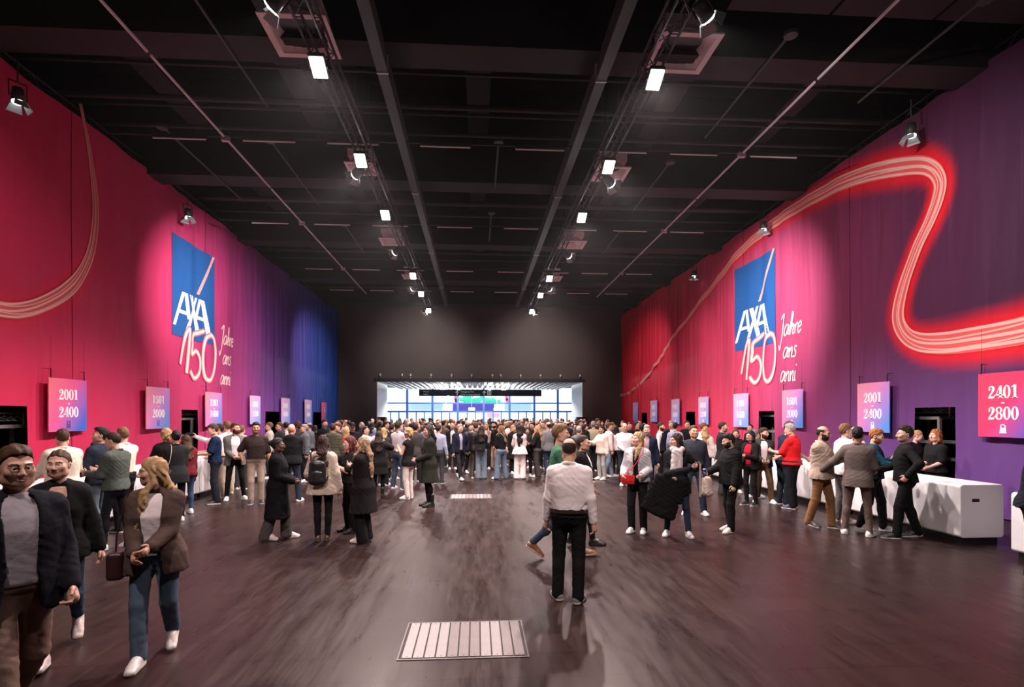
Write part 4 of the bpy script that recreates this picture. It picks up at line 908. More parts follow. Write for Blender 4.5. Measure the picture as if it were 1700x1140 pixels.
def make_head(J, h, sp):
    s = J['s']*(1.0 if J['f'] else 1.035); R, c = J['R'], J['hc']; f = J['f']
    Fd = Field((-.115, -.15, -.20), (.115, .13, .145), h/s)       # head frame
    Fd.ell((0, .014, .022), (.0735, .094, .094), k=0); Fd.ell((0, -.022, -.040), (.060 if f else .064, .070, .080), k=.03)
    Fd.ell((0, -.052, -.090), (.030 if f else .036, .030, .024), k=.03)     # chin
    for q in (-1, 1):
        Fd.ell((q*.042, -.060, -.022), (.024, .024, .024), k=.03); Fd.ell((q*.047, -.01, -.072), (.024, .045, .03), k=.03)   # cheekbone, jaw corner
        Fd.cone((q*.014, -.086, .024), (q*.047, -.072, .024), .0075, .006, .02)              # brow ridge
        Fd.ell((q*.031, -.094, .002), (.0165, .016, .0105), k=.012, op=-1); Fd.ell((q*.031, -.0735, .002), (.0135, .0125, .0115), k=.002)
        Fd.cone((q*.017, -.087, .0085), (q*.044, -.077, .0075), .0035, .0035, .003)      # upper lid
        Fd.ell((q*.0735, .014, -.010), (.009, .019, .030), k=.006); Fd.ell((q*.079, .010, -.012), (.006, .009, .016), k=.003, op=-1)
        Fd.ell((q*.011, -.098, -.034), (.0085, .010, .007), k=.008)     # nostril wing
    Fd.cone((0, -.088, .014), (0, -.108, -.028), .0075, .0115, .010)
    Fd.ell((0, -.084, -.057), (.025, .010, .0055), k=.008); Fd.ell((0, -.083, -.0665), (.021, .010, .006), k=.006); 
    if h < .006: Fd.cone((-.023, -.0915, -.0615), (.023, -.0915, -.0615), .0022, .0022, .002, op=-1)
    V, Q = Fd.mesh(); C = V[Q].mean(1); mi = np.zeros(len(Q), int); x, y, z = np.abs(C[:, 0]), C[:, 1], C[:, 2]
    fr = y < -.055
    eye = fr & (((x-.031)/.0145)**2+((z-.0015)/.0065)**2 < 1) & (y > -.090); iris = eye & (((C[:, 0]-np.sign(C[:, 0])*.031))**2+(z-.002)**2 < .0062**2)
    mi[fr & (x < .024-np.abs(z+.0615)*.5) & (z < -.0525) & (z > -.0725) & (y < -.078)] = 1
    if sp.get('smile'): zs = z-9*x*x; mi[fr & (x < .026) & (zs < -.0535) & (zs > -.0725) & (y < -.07)] = 1; mi[fr & (x < .021) & (zs < -.0585) & (zs > -.0665) & (y < -.072)] = 2
    mi[eye] = 2; mi[iris] = 3
    if h > .006: mi[eye] = 3
    bw = fr & (x > .013) & (x < .050) & (z > .0205+.12*(x-.011)-3*(x-.03)**2*4) & (z < .0265+.12*(x-.011)-3*(x-.03)**2*4)
    mi[bw] = 4
    bd = sp.get('beard')
    if bd:
        zone = (z < -.048-.0*x) & (y < -.01) | ((z < -.015) & (x > .048) & (y > -.06) & (y < .005)) | ((z < -.043) & (z > -.052) & (x < .03) & (y < -.07))
        if bd == 'stubble': mi[zone & (mi == 0)] = 5
        else:
            mi[zone & (mi == 0)] = 4
    V = (R @ (V*s).T).T+c
    return V, Q, mi
def make_neck_core(J, h, sp, bare):
    """neck, trunk, arms and legs in one continuous skin surface under the clothes"""
    s = J['s']; Fd = Field((-.75*s, -.75*s, .03), (.75*s, .6*s, 1.75*s), h) if not bare else None
    A = np.array([p for k in 'LR' for p in J['arm'+k]]+[p for k in 'LR' for p in J['leg'+k][:3]]+[J['hc']])
    Fd = Field(A.min(0)-.12, A.max(0)+.12, h)
    hc = J['hc']+J['R'] @ V3(0, .012*s, -.06*s); r = (.047 if J['f'] else .055)*s
    pr = [(z, w*.93-.004, d*.9-.004, y) for z, w, d, y in torso_prof(J, -.004, .91, 1.48) if z > .9*s]
    Fd.loft(pr, J['lean'], J['hip'], 0); Fd.cone(J['neck']-V3(0, 0, .05*s), hc, r*1.12, r, .03)
    for k in 'LR':
        S, E, W = J['arm'+k]; g = .9 if J['f'] else 1.0
        Fd.cone(S, E, .050*s*g, .040*s*g, .03); Fd.cone(E, E+(W-E)*.35, .040*s*g, .041*s*g, .02); Fd.cone(E+(W-E)*.35, W, .041*s*g, .027*s*g, .02)
        if h > .04: Fd.cone(W, W+nrm(W-E)*.12, .03*s, .028*s, .01)
        hp, K, An = J['leg'+k][:3]; Fd.cone(hp, K, .066*s, .045*s, .03); Fd.cone(K, An, .043*s, .034*s, .02)
    return Fd.mesh()
def make_hair(J, h, style, sp):
    s = J['s']*(1.0 if J['f'] else 1.035); R, c = J['R'], J['hc']
    long_ = style in ('long', 'vlong', 'bob', 'wavy'); ln = {'long': .30, 'vlong': .44, 'bob': .15, 'wavy': .27}.get(style, 0)
    Fd = Field((-.18, -.22, -.16-ln-(.1 if style == 'pony' else 0)), (.18, .23, .18), h/s)
    t = {'buzz': .004, 'short': .007, 'bald': .003, 'quiff': .009, 'curly': .030, 'pulled': .007, 'cap': .010}.get(style, .012)
    Fd.ell((0, .018, .029), (.0742+t*.55, .0955+t*.8, .093+t*1.1), k=0)
    if style in ('short', 'quiff'): Fd.ell((0, .004, .088), (.060, .080, .036), k=.03)
    if style == 'quiff': Fd.ell((0, -.022, .098), (.050, .050, .024), k=.04)
    if style == 'curly':
        rg = random.Random(3)
        for i in range(46):
            a, b_ = rg.uniform(0, 2*PI), rg.uniform(-.9, 1); q = math.sqrt(1-b_*b_*.99); Fd.ell((.095*q*math.cos(a), .02+.105*q*math.sin(a), .005+.11*b_), (.028, .028, .028), k=.01)
    # hairline: keep what lies above a line falling from the forehead to the nape
    X, Y, Z = Fd.ax[0][:, None, None], Fd.ax[1][None, :, None], Fd.ax[2][None, None, :]
    low = -.085 if style in ('short', 'quiff', 'buzz', 'pulled', 'bald', 'cap') else -.12
    line = np.interp(Y, [-.15, -.080, -.060, -.035, -.012, .005, .03, .06, .2], [.086, .082, .072, .058, .030, -.020, -.035, low, low]).astype(np.float32)
    if long_ or style == 'curly': line = np.interp(Y, [-.15, -.085, -.065, -.04, -.02, .2], [.082, .078, .040, -.08, -.16, -.16]).astype(np.float32)
    if style == 'bald':
        line = np.interp(Y, [-.15, -.05, -.02, .03, .06, .2], [.2, .2, -.0, -.03, -.085, -.085]).astype(np.float32)
        Fd.ell((0, .010, .108), (.086, .110, .078), k=0, op=-1)
    Fd.a[:] = np.maximum(Fd.a, (line-Z)*.8)
    if long_:
        bk = .128 if ln > .2 else .075; Fd.cone((0, .060, -.02), (0, bk, -.17), .050, .042, .03, flat=((1, 0, 0), 1.75)); Fd.cone((0, bk, -.17), (0, bk+.03 if ln > .2 else .06, -.10-ln), .044, .024, .02, flat=((1, 0, 0), 2.0))
        for q in (-1, 1):
            Fd.cone((q*.072, -.008, .035), (q*.083, -.012, -.09), .020, .026, .02); 
            if style != 'bob':
                fl = q*sp.get('lock', 1) > 0; m1 = (q*.092, -.085, -.17) if fl else (q*.090, .085, -.17); Fd.cone((q*.083, -.012, -.09), m1, .028, .030, .02); Fd.cone(m1, (q*.085, -.150 if fl else .145, -.13-ln*.80), .031, .012, .02, flat=((1, 0, 0), 1.35))
            else: Fd.cone((q*.083, -.012, -.09), (q*.07, -.01, -.13), .027, .02, .02)
    if style == 'bun': Fd.ell((0, .125, .04), (.045, .04, .045), k=.02)
    if style == 'pony': Fd.cone((0, .11, .03), (0, .14, -.05), .024, .034, .02); Fd.cone((0, .14, -.05), (0, .125, -.20), .034, .012, .02)
    if style == 'wavy': pass
    a = Fd.a; fr = 150 if style != 'curly' else 90
    if style not in ('buzz', 'bald', 'cap'): a += (.0028 if h < .012 else .0015)*np.sin(X*fr+5*np.sin(Z*18+2*X)+Y*60)+(.003 if long_ or style == 'curly' else .0015)*np.sin(Y*120+X*40+4*np.sin(Z*22))
    if long_: a += .006*np.sin(Z*26+Y*14)*np.clip((-.05-Z)*8, 0, 1)
    V, Q = Fd.mesh()
    if style == 'cap':
        F2 = Field((-.1, -.2, .02), (.1, .02, .1), h/s); F2.ell((0, -.085, .055), (.07, .085, .012), k=0); V2, Q2 = F2.mesh(); Q = np.concatenate([Q, Q2+len(V)]); V = np.concatenate([V, V2])
    V = (R @ (V*s).T).T+c
    return V, Q
PCOUNT = [0]; PJ = {}
def wpos(root, p):
    c, q = math.cos(root.rotation_euler.z), math.sin(root.rotation_euler.z); return Vector((root.location.x+c*p[0]-q*p[1], root.location.y+q*p[0]+c*p[1], p[2]))
def person(label, px, py, H, face, sex='m', hair=('short', 'dark'), skin='light', top=('shirt', (.5, .5, .5)), inner=None, legs=('straight', (.02, .02, .025)), shoes=((.7, .7, .7), (.75, .75, .75)), res='mid', group=None, loc=None, single=False, **kw):
    """build one person standing on the floor point seen at pixel (px, py); face: 0 towards the camera, 90 to picture right, 180 away"""
    sp = dict(H=H, sex=sex, **kw); J = skeleton(sp); hb, hh, hd, hs = RES[res]; PCOUNT[0] += 1; seed = PCOUNT[0]*1.37
    P = Vector(loc) if loc is not None else floor_at(px, py)
    root = empty('person', (P.x, P.y, 0), math.radians(face)+(math.atan2(-P.x, P.y) if loc is None else 0)); tag(root, label, 'person', group)
    sk = SKIN[skin]; hc = HAIR[hair[1]] if isinstance(hair[1], str) else hair[1]
    M = [fmat(sk, 'skin'), mat('lip_%s' % skin, (sk[0]*.85, sk[1]*.55, sk[2]*.6), .45), mat('eye_white', (.75, .73, .72), .25), mat('eye_dark', (.02, .014, .011), .2), fmat(tuple(c*.8 for c in hc), 'hair'), mat('stubble_%s_%s' % (skin, str(hair[1])), tuple(a*.55+b*.2 for a, b in zip(sk, hc)), .7)]
    st, tc = top[0], top[1]; to = top[2] if len(top) > 2 else {}
    bare = TOPS[st][2] < 1 if 'sleeve' not in to else to['sleeve'] < 1
    parts = [make_head(J, hh, sp)]
    for k in 'LR':
        if not J['pock'+k] and not (res == 'far'): v, q = make_hand(J, k, hd, sp); parts.append((v, q, np.zeros(len(q), int)))
    v, q = make_neck_core(J, hb*(.9 if bare else 1.25), sp, bare); parts.append((v, q, np.zeros(len(q), int)))
    n = 0; VV = []; QQ = []; MI = []
    for v, q, m in parts: VV.append(v); QQ.append(q+n); MI.append(m); n += len(v)
    me = mk_mesh('body', np.concatenate(VV), np.concatenate(QQ), np.concatenate(MI)); link('body', me, M, root)
    if hair[0] != 'none':
        v, q = make_hair(J, max(hh*1.15, .0045), hair[0], sp); link('hair' if hair[0] != 'cap' else 'cap', mk_mesh('hair', v, q), fmat(hc, 'hair' if hair[0] != 'cap' else 'cloth'), root)
    tk = 'denim' if to.get('denim') else ('leather' if to.get('leather') else 'cloth')
    v, q = make_top(J, st, hb, opn=to.get('open', 0), seed=seed, hem=to.get('hem'), sleeve=to.get('sleeve'), hood=to.get('hood', False), collar=to.get('collar'), flare=to.get('flare'))
    nm = {'tee': 't_shirt', 'polo': 'polo_shirt', 'tank': 'sleeveless_top', 'shirt': 'shirt', 'sweater': 'sweater', 'jacket': 'jacket', 'puffer': 'padded_jacket', 'blazer': 'blazer', 'coat': 'coat', 'vest': 'vest'}[st]
    link(nm, mk_mesh(nm, v, q), fmat(tc, tk), root)
    if inner is not None:
        ist, ic = (inner if isinstance(inner[0], str) else ('tee', inner))
        if st == 'vest': v, q = make_top(J, 'shirt', hb, seed=seed+1, hem=.96)
        else: v, q = make_top(J, 'shirt' if ist == 'shirt' else 'tee', hb, inner=True, seed=seed+1, hem=.95, collar=(ist == 'shirt'))
        link('shirt' if ist == 'shirt' else 't_shirt', mk_mesh('inner_top', v, q), fmat(ic), root)
    if st in ('polo', 'shirt') and sex == 'm' and res in ('hi', 'mid'):
        pr = torso_prof(J, .022, .80, 1.06); zz = .978*J['s']; wv = np.interp(zz, [p[0] for p in pr], [p[1] for p in pr]); dv = np.interp(zz, [p[0] for p in pr], [p[2] for p in pr])
        mb = MB(); n = 28
        for i in range(n):
            a0, a1 = 2*PI*i/n, 2*PI*(i+1)/n
            f = lambda a, z: (abs(math.cos(a))**.83*math.copysign(wv, math.cos(a)), abs(math.sin(a))**.83*math.copysign(dv, math.sin(a)), z)
            mb.poly([f(a0, zz-.017), f(a1, zz-.017), f(a1, zz+.017), f(a0, zz+.017)])
        mb.build('belt', fmat((.03, .018, .012), 'leather'), root)
    lk = 'denim' if len(legs) > 2 else 'cloth'
    v, q = make_legs(J, legs[0], hb*1.05, seed); link('trousers', mk_mesh('trousers', v, q), fmat(legs[1], lk), root)
    for k in 'LR':
        v, q, mi = make_shoe(J, k, hs*.8, boot=kw.get('boot', 0)); link('shoe', mk_mesh('shoe', v, q, mi), [fmat(shoes[0], 'leather'), mat('sole_%.2f_%.2f_%.2f' % shoes[1], shoes[1], .6)], root)
    if kw.get('glasses'):
        g = empty('glasses_tmp'); bpy.data.objects.remove(g)
        mb = MB(); s = J['s']; tr = lambda p: tuple(J['R'] @ (V3(*p)*s)+J['hc'])
        for q_ in (-1, 1):
            pts = [(q_*.032+.020*math.cos(t), -.101+.006*abs(math.cos(t)), .001+.015*math.sin(t)) for t in np.linspace(0, 2*PI, 13)]
            mb.path([tr(p) for p in pts], .0016*s, 5); mb.path([tr((q_*.052, -.098, .006)), tr((q_*.077, .01, .004))], .0016*s, 5)
        mb.path([tr((-.012, -.103, .004)), tr((.012, -.103, .004))], .0016*s, 5); mb.build('glasses', M_blackgloss, root)
    root['pid'] = PCOUNT[0]; PJ[root.name] = J
    return root
# ================================================================== THE PEOPLE IN THE PHOTOGRAPH
BK = (.012, .011, .012); NV = (.012, .017, .036); WH = (.72, .69, .68); CR = (.62, .52, .40); BE = (.42, .32, .24); GY = (.17, .17, .18); CH_ = (.045, .045, .05); DN = (.045, .07, .12); LD = (.20, .26, .34); KH = (.27, .19, .13); BR = (.13, .065, .03); OL = (.07, .07, .045)
W2 = ((.74, .72, .71), (.78, .76, .74)); B2 = ((.012, .012, .012), (.02, .02, .02)); BW = ((.015, .015, .016), (.75, .73, .72))
# ---- left foreground
pA = person('smiling man with glasses in a dark blazer walking in at the left picture edge', 26, 1232, 1.815, 10, b=1.12, hair=('short', 'brown'), skin='light', top=('blazer', (.011, .011, .015), {'open': .085}), inner=('shirt', (.34, .30, .33)), legs=('straight', (.20, .13, .10)), shoes=((.06, .035, .02), (.05, .04, .03)), res='hi', leg='walkr', armL=(.23, -.14, .90), armR='down', head=(4, 2), glasses=True, smile=True, curl=1.0)
pB = person('woman with pulled-back hair in a black blazer walking behind the man with glasses', 99, 1085, 1.715, -8, 'f', hair=('pulled', 'brown'), skin='fair', top=('blazer', BK, {'open': .06, 'hem': .82}), inner=('tee', (.50, .29, .22)), legs=('slim', (.05, .08, .13), 1), shoes=((.60, .50, .47), (.66, .60, .56)), res='hi', leg='walkr', armL=(.27, .06, .86), armR='downf', head=(-12, 0), b=.98)
pC = person('woman with long blond hair in a brown blazer and jeans walking in the left foreground', 258, 1090, 1.655, -14, 'f', hair=('vlong', 'blond'), skin='light', top=('blazer', (.075, .047, .040), {'open': .075, 'hem': .76}), inner=('tee', (.72, .62, .62)), legs=('straight', (.075, .105, .15), 1), shoes=((.72, .66, .62), (.70, .64, .58)), res='hi', leg='walks', armL=(.04, -.27, 1.03), armR=(-.08, -.25, .98), head=(-64, 2), b=1.15, lock=1, smile=True)
# ---- left side at the counter
P5 = []
pD = person('man in a green-grey sweater and white sneakers, back turned, by the left counter', 193, 911, 1.76, -128, hair=('buzz', 'dark'), top=('sweater', (.070, .085, .072), {'collar': True}), legs=('slim', (.014, .015, .020)), shoes=W2, res='hi', leg='step', armL=(.14, -.32, 1.14), armR='phone', head=(10, 14))
pE = person('man in a navy jacket with a coat over his arm at the left counter', 165, 889, 1.80, -125, hair=('quiff', 'black'), top=('jacket', (.022, .028, .045)), legs=('slim', (.10, .14, .17), 1), shoes=BW, armL='mid', armR='front', head=(35, -8), beard='stubble')
pF = person('broad man in a cream sweater seen from behind at the left counter', 104, 909, 1.80, -158, b=1.15, hair=('short', 'brown'), top=('sweater', (.70, .62, .50), {'collar': True}), legs=('straight', CH_), shoes=B2, armL='mid', armR='mid', head=(-18, 12))
pG = person('light-haired man in a cream shirt behind the green-grey sweater at the left counter', 205, 882, 1.80, -145, hair=('short', 'light'), top=('shirt', (.72, .65, .54)), legs=('straight', BK), shoes=BW, armL='counter', armR='counter', head=(-10, 8))
person('person with curly blond hair in a black coat at the left counter, back turned', 276, 860, 1.74, -165, 'f', hair=('curly', 'blond'), top=('coat', BK, {'hem': .72}), armL='counter', armR='counter')
pI = person('dark-haired woman in a black blazer with a chain bag, back turned, at the left counter', 292, 865, 1.72, -170, 'f', hair=('bun', 'black'), top=('blazer', (.02, .02, .022), {'hem': .74}), legs=('slim', BK), armL='front', armR='front')
person('woman with long brown hair in a dark red jacket at the left counter', 309, 853, 1.61, -160, 'f', hair=('long', 'brown'), top=('jacket', (.13, .014, .022)), legs=('slim', DN, 1), armL='front', armR='front')
person('cloakroom helper in dark grey behind the left counter', 0, 0, 1.74, 90, hair=('short', 'dark'), top=('sweater', (.035, .036, .04)), loc=(-8.2, 12.6, 0), armL='counter', armR='counter')
pL = person('man in white stretching a cap across the left counter behind the navy t-shirt', 368, 825, 1.80, -95, hair=('short', 'dark'), skin='fair', top=('shirt', (.74, .68, .66)), legs=('straight', BE), shoes=W2, armR=(-.22, -.55, 1.44, (0, .2, -1)), armL='front', lean=6)
pM = person('man in a navy t-shirt holding a black jacket by the left counter', 357, 836, 1.82, -92, hair=('short', 'brown'), skin='fair', top=('tee', (.010, .022, .055)), legs=('straight', (.022, .026, .035), 1), shoes=BW, armL=(.16, -.33, 1.10), armR=(-.16, -.36, 1.12), head=(4, 12))
person('bearded man in a grey blazer over a white t-shirt by the left counter', 390, 830, 1.83, 8, hair=('short', 'brown'), beard='full', top=('blazer', (.13, .125, .115), {'open': .095}), inner=('tee', (.72, .66, .66)), legs=('slim', BK), shoes=W2, leg='wide', armL='front', armR='front', head=(35, 0), b=1.05)
person('smiling man in a dark brown polo shirt and beige trousers, hand in pocket', 425, 836, 1.85, 0, b=1.10, hair=('short', 'black'), skin='tan', beard='stubble', top=('polo', (.030, .021, .019)), legs=('straight', (.36, .27, .22)), shoes=((.02, .02, .02), (.8, .8, .8)), armL='down', armR='pocket', smile=True, head=(0, 0))
for hx, hy, H, fc, hr, tp_, kw in ((376, 701, 1.79, -110, ('short', 'brown'), ('shirt', WH), {}), (397, 706, 1.74, -140, ('short', 'light'), ('shirt', (.6, .58, .56)), {}), (416, 702, 1.78, 150, ('short', 'black'), ('tee', BK), {})):
    pass
person('fair man in a white shirt with his back turned behind the grey blazer', 377, 820, 1.86, -150, hair=('short', 'light'), skin='fair', top=('shirt', WH), legs=('straight', BE), shoes=W2, res='lo')
person('short-haired man in a pale blue shirt between the grey blazer and the brown polo', 401, 812, 1.74, 160, hair=('short', 'light'), skin='fair', top=('shirt', (.55, .58, .62)), legs=('straight', CH_), shoes=W2, res='lo')
person('man in a pale jacket looking left beside the black doorway of the violet curtain', 447, 795, 1.79, -85, hair=('short', 'light'), skin='fair', top=('jacket', (.58, .54, .48)), legs=('straight', CH_), res='lo')
person('man with glasses in a dark jacket in front of the violet curtain doorway', 464, 795, 1.79, -70, hair=('short', 'brown'), top=('jacket', (.03, .035, .035), {'hood': True}), res='lo', glasses=True)
person('dark-haired person in white in front of the lilac number board', 475, 792, 1.79, 165, hair=('short', 'black'), top=('shirt', WH), res='lo')
# ---- left middle group
pQ = person('woman with pinned-up dark hair in a long black coat left of the backpack', 461, 895, 1.64, 78, 'f', hair=('bun', 'black'), skin='dark', top=('coat', (.008, .008, .010), {'hem': .38}), legs=('wide', (.075, .068, .062)), shoes=((.66, .52, .50), (.70, .6, .58)), res='hi', glasses=True, armL='front', armR='front', leg='step')
person('bald man in a black hooded jacket and dark jeans, back turned', 484, 832, 1.81, 165, b=1.12, hair=('none', 'brown'), skin='light', top=('jacket', (.012, .012, .014), {'hood': True}), legs=('straight', (.022, .03, .045), 1), shoes=W2, leg='wide', armL='front', armR='front')
pR = person('woman with long brown hair in a beige hooded jacket with a black backpack', 536, 897, 1.69, 172, 'f', hair=('long', (.035, .014, .012)), skin='fair', top=('jacket', (.50, .40, .32), {'hood': True, 'hem': .78, 'flare': .05}), legs=('slim', BK), shoes=((.10, .06, .05), (.12, .08, .06)), res='hi', armL=(.2, -.2, 1.0), armR='down', leg='close')
pS = person('red-haired helper with glasses in a black t-shirt pointing left in the middle group', 581, 883, 1.65, -72, 'f', hair=('bob', 'red'), skin='fair', top=('tee', (.012, .011, .011)), legs=('straight', BK), shoes=B2, res='hi', glasses=True, armR=(-.20, -.55, 1.24, (0, .3, -1)), armL=(.02, -.26, 1.22, (.6, 0, -1)), smile=True)
pT = person('woman with very long blond hair in a black coat and wide black trousers', 603, 899, 1.66, -122, 'f', hair=('vlong', (.30, .19, .11)), skin='fair', top=('coat', (.014, .012, .012), {'hem': .50}), legs=('wide', (.012, .011, .011)), shoes=((.68, .58, .55), (.7, .6, .58)), res='hi', armL='cross', armR='chest', head=(15, 0))
pU = person('woman with dark hair in a black coat and boots holding up a phone', 629, 826, 1.63, 172, 'f', hair=('long', 'dark'), top=('coat', BK, {'hem': .62}), legs=('skinny', BK), shoes=B2, boot=.12, armL=(.05, -.3, 1.46), armR=(-.12, -.3, 1.44))
person('man in a pale grey shirt and blue jeans facing away, right of the black coats', 662, 812, 1.85, 140, b=1.06, hair=('short', 'dark'), top=('shirt', (.40, .37, .39)), legs=('straight', (.055, .075, .11), 1), shoes=W2, armL='front', armR='downf', leg='wide')
person('woman with curly blond hair in a black sleeveless top and white trousers', 678, 828, 1.70, -125, 'f', hair=('curly', 'blond'), top=('tank', BK, {'hem': .82}), legs=('straight', (.66, .56, .52)), shoes=W2, armL='chest', armR='phone', leg='stand')
pX = person('woman with very long dark hair in a dark green coat and boots looking left', 712, 840, 1.80, -82, 'f', hair=('vlong', 'dark'), top=('coat', (.022, .022, .018), {'hem': .52, 'flare': .07}), legs=('skinny', BK), shoes=B2, boot=.14, armL='front', armR='front', smile=True, head=(12, 0))
# ---- left crowd, one by one
person('man in a striped grey padded jacket in the left crowd looking left', 505, 800, 1.74, -75, hair=('short', 'grey'), top=('puffer', (.10, .11, .12)), res='lo')
person('bald man in a grey sweater in the left crowd', 513, 790, 1.78, -120, hair=('bald', 'brown'), top=('sweater', (.12, .12, .13)), res='lo', glasses=True)
person('brown-haired person in dark clothes behind the bald man', 494, 788, 1.80, -150, hair=('curly', 'brown'), top=('jacket', CH_), res='lo')
person('dark-haired man in black facing the camera in front of the blue curtain', 539, 786, 1.86, 25, hair=('quiff', 'black'), beard='stubble', top=('sweater', BK), res='lo')
person('man in a dark olive quilted jacket seen from behind in the left crowd', 552, 812, 1.79, 178, hair=('short', 'dark'), top=('puffer', (.06, .058, .038), {'hood': True}), legs=('straight', CH_), res='lo')
person('short-haired man in a navy jacket beside the olive quilted jacket', 562, 800, 1.77, -70, hair=('short', 'brown'), top=('jacket', NV), res='lo')
person('person with short blond hair and a red scarf, back turned, in the left crowd', 574, 806, 1.66, 175, 'f', hair=('bob', 'blond'), top=('jacket', (.40, .02, .05)), res='lo')
person('man in a black cap and black sweater looking down in the left crowd', 585, 795, 1.78, 5, hair=('cap', BK), top=('sweater', (.010, .011, .014)), res='lo', head=(0, 22), armL='phone', armR='phone')
pY = person('dark-haired woman in white taking a picture with a phone in the left crowd', 607, 800, 1.68, 60, 'f', hair=('pulled', 'black'), top=('shirt', (.6, .52, .5)), res='lo', armL=(.10, -.32, 1.42), armR=(-.05, -.32, 1.42))
person('woman with long blond hair left of the pale grey shirt', 637, 806, 1.66, 150, 'f', hair=('vlong', 'blond'), top=('coat', (.03, .025, .02)), res='lo')
person('man in a dark blazer with white shoes left of the pale grey shirt', 651, 796, 1.75, 150, hair=('short', 'dark'), top=('blazer', (.022, .02, .02)), shoes=W2, res='lo')
person('young man in a light collar facing right in the left crowd', 641, 782, 1.79, 80, hair=('short', 'black'), top=('blazer', CH_, {'open': .06}), inner=('shirt', WH), res='lo')
person('woman with brown ponytail in front of the far dark wall', 567, 777, 1.84, 150, 'f', hair=('pony', 'brown'), top=('sweater', (.4, .33, .26)), res='lo')
person('man in a dark grey blazer and dark hair behind the curly blond woman', 690, 800, 1.76, 170, hair=('short', 'black'), top=('blazer', (.05, .045, .045)), res='lo')
person('man in a light blue shirt behind the dark green coat', 728, 803, 1.74, 160, hair=('short', 'dark'), top=('shirt', (.30, .32, .42)), legs=('straight', CH_), shoes=BW, res='lo')
# ---- centre crowd front
person('man in a tan blazer and dark green trousers with his back turned', 737, 775, 1.82, 130, hair=('short', 'dark'), top=('blazer', (.14, .10, .075)), legs=('straight', (.025, .035, .033)), res='lo', b=1.08)
person('balding man in a dark suit and white shirt behind the navy jacket', 751, 779, 1.74, 5, hair=('bald', 'grey'), top=('blazer', (.02, .02, .024), {'open': .08}), inner=('shirt', WH), res='lo')
person('grey-haired man in a navy jacket walking out of the crowd, white shoes', 763, 796, 1.73, 22, hair=('short', 'grey'), top=('jacket', (.011, .014, .024), {'open': .05}), inner=('shirt', (.34, .32, .40)), legs=('straight', (.018, .018, .02)), shoes=W2, leg='walkr', armL='pocket', armR='downf', head=(25, 0))
person('man in a grey coat just behind the walking man in navy', 781, 786, 1.72, 30, hair=('short', 'dark'), top=('coat', (.07, .06, .055), {'hem': .7}), res='lo', leg='step', shoes=W2)
person('man in a black leather jacket and patterned trousers, back turned', 790, 794, 1.79, 170, hair=('short', 'brown'), top=('jacket', (.014, .013, .013), {'leather': 1}), legs=('straight', (.09, .075, .06)), shoes=W2, armL='down', armR='down')
pZ = person('dark-haired woman in a black top and grey jeans with a black bag on her back', 799, 795, 1.69, 175, 'f', hair=('long', 'dark'), top=('sweater', (.011, .011, .012), {'hem': .96}), legs=('wide', (.14, .17, .21), 1), shoes=W2, armL='front', armR='front')
person('smiling blond woman facing the camera behind the black bag', 807, 779, 1.73, 0, 'f', hair=('long', 'blond'), top=('shirt', (.55, .42, .42)), smile=True, res='lo')
person('bearded man in a black shirt and beige trousers facing left', 821, 779, 1.78, -50, hair=('quiff', 'black'), beard='full', top=('tee', BK), legs=('straight', (.35, .24, .17)), shoes=((.05, .025, .015), (.04, .03, .02)), armL='down', armR='front')
pZ2 = person('woman with brown hair in a black top and blue jeans with a cream shoulder bag', 832, 795, 1.69, -140, 'f', hair=('long', 'light'), top=('sweater', (.011, .011, .012), {'hem': .96, 'sleeve': .6}), legs=('wide', (.11, .15, .21), 1), shoes=W2, armL='front', armR='front', leg='wide', head=(30, 0))
person('tall dark-haired man in a white shirt and open black jacket in the centre crowd', 848, 769, 1.87, 0, hair=('quiff', 'black'), beard='stubble', top=('blazer', BK, {'open': .09}), inner=('shirt', (.75, .68, .66)), res='lo')
person('blond woman in black looking right beside the white suit', 852, 786, 1.68, 40, 'f', hair=('long', 'blond'), top=('coat', (.013, .012, .012)), legs=('straight', BK), res='lo')
person('woman in a white trouser suit with long black hair, back turned', 863, 795, 1.71, 172, 'f', hair=('vlong', 'black'), top=('blazer', (.74, .63, .60), {'hem': .80, 'flare': .05}), legs=('wide', (.74, .63, .60)), shoes=W2, armL='mid', armR='front')
person('young woman in black facing the camera with a phone, right of the white suit', 876, 791, 1.62, -5, 'f', hair=('long', 'black'), skin='tan', top=('sweater', (.02, .016, .018)), legs=('slim', BK), shoes=W2, armL='phone', armR='phone')
person('dark-haired man in black behind the young woman with a phone', 884, 777, 1.74, -40, hair=('quiff', 'black'), top=('shirt', BK), res='lo')
person('blond woman in a black top and long grey wide trousers facing left', 892, 792, 1.68, -105, 'f', hair=('long', 'blond'), top=('sweater', (.013, .012, .013), {'hem': .98}), legs=('wide', (.055, .047, .045)), shoes=W2, armL='phone', armR='phone')
person('young man in an olive jacket with fair hair in the centre crowd', 902, 778, 1.80, -30, hair=('quiff', 'light'), skin='fair', top=('jacket', (.20, .155, .11)), legs=('straight', BK), res='lo')
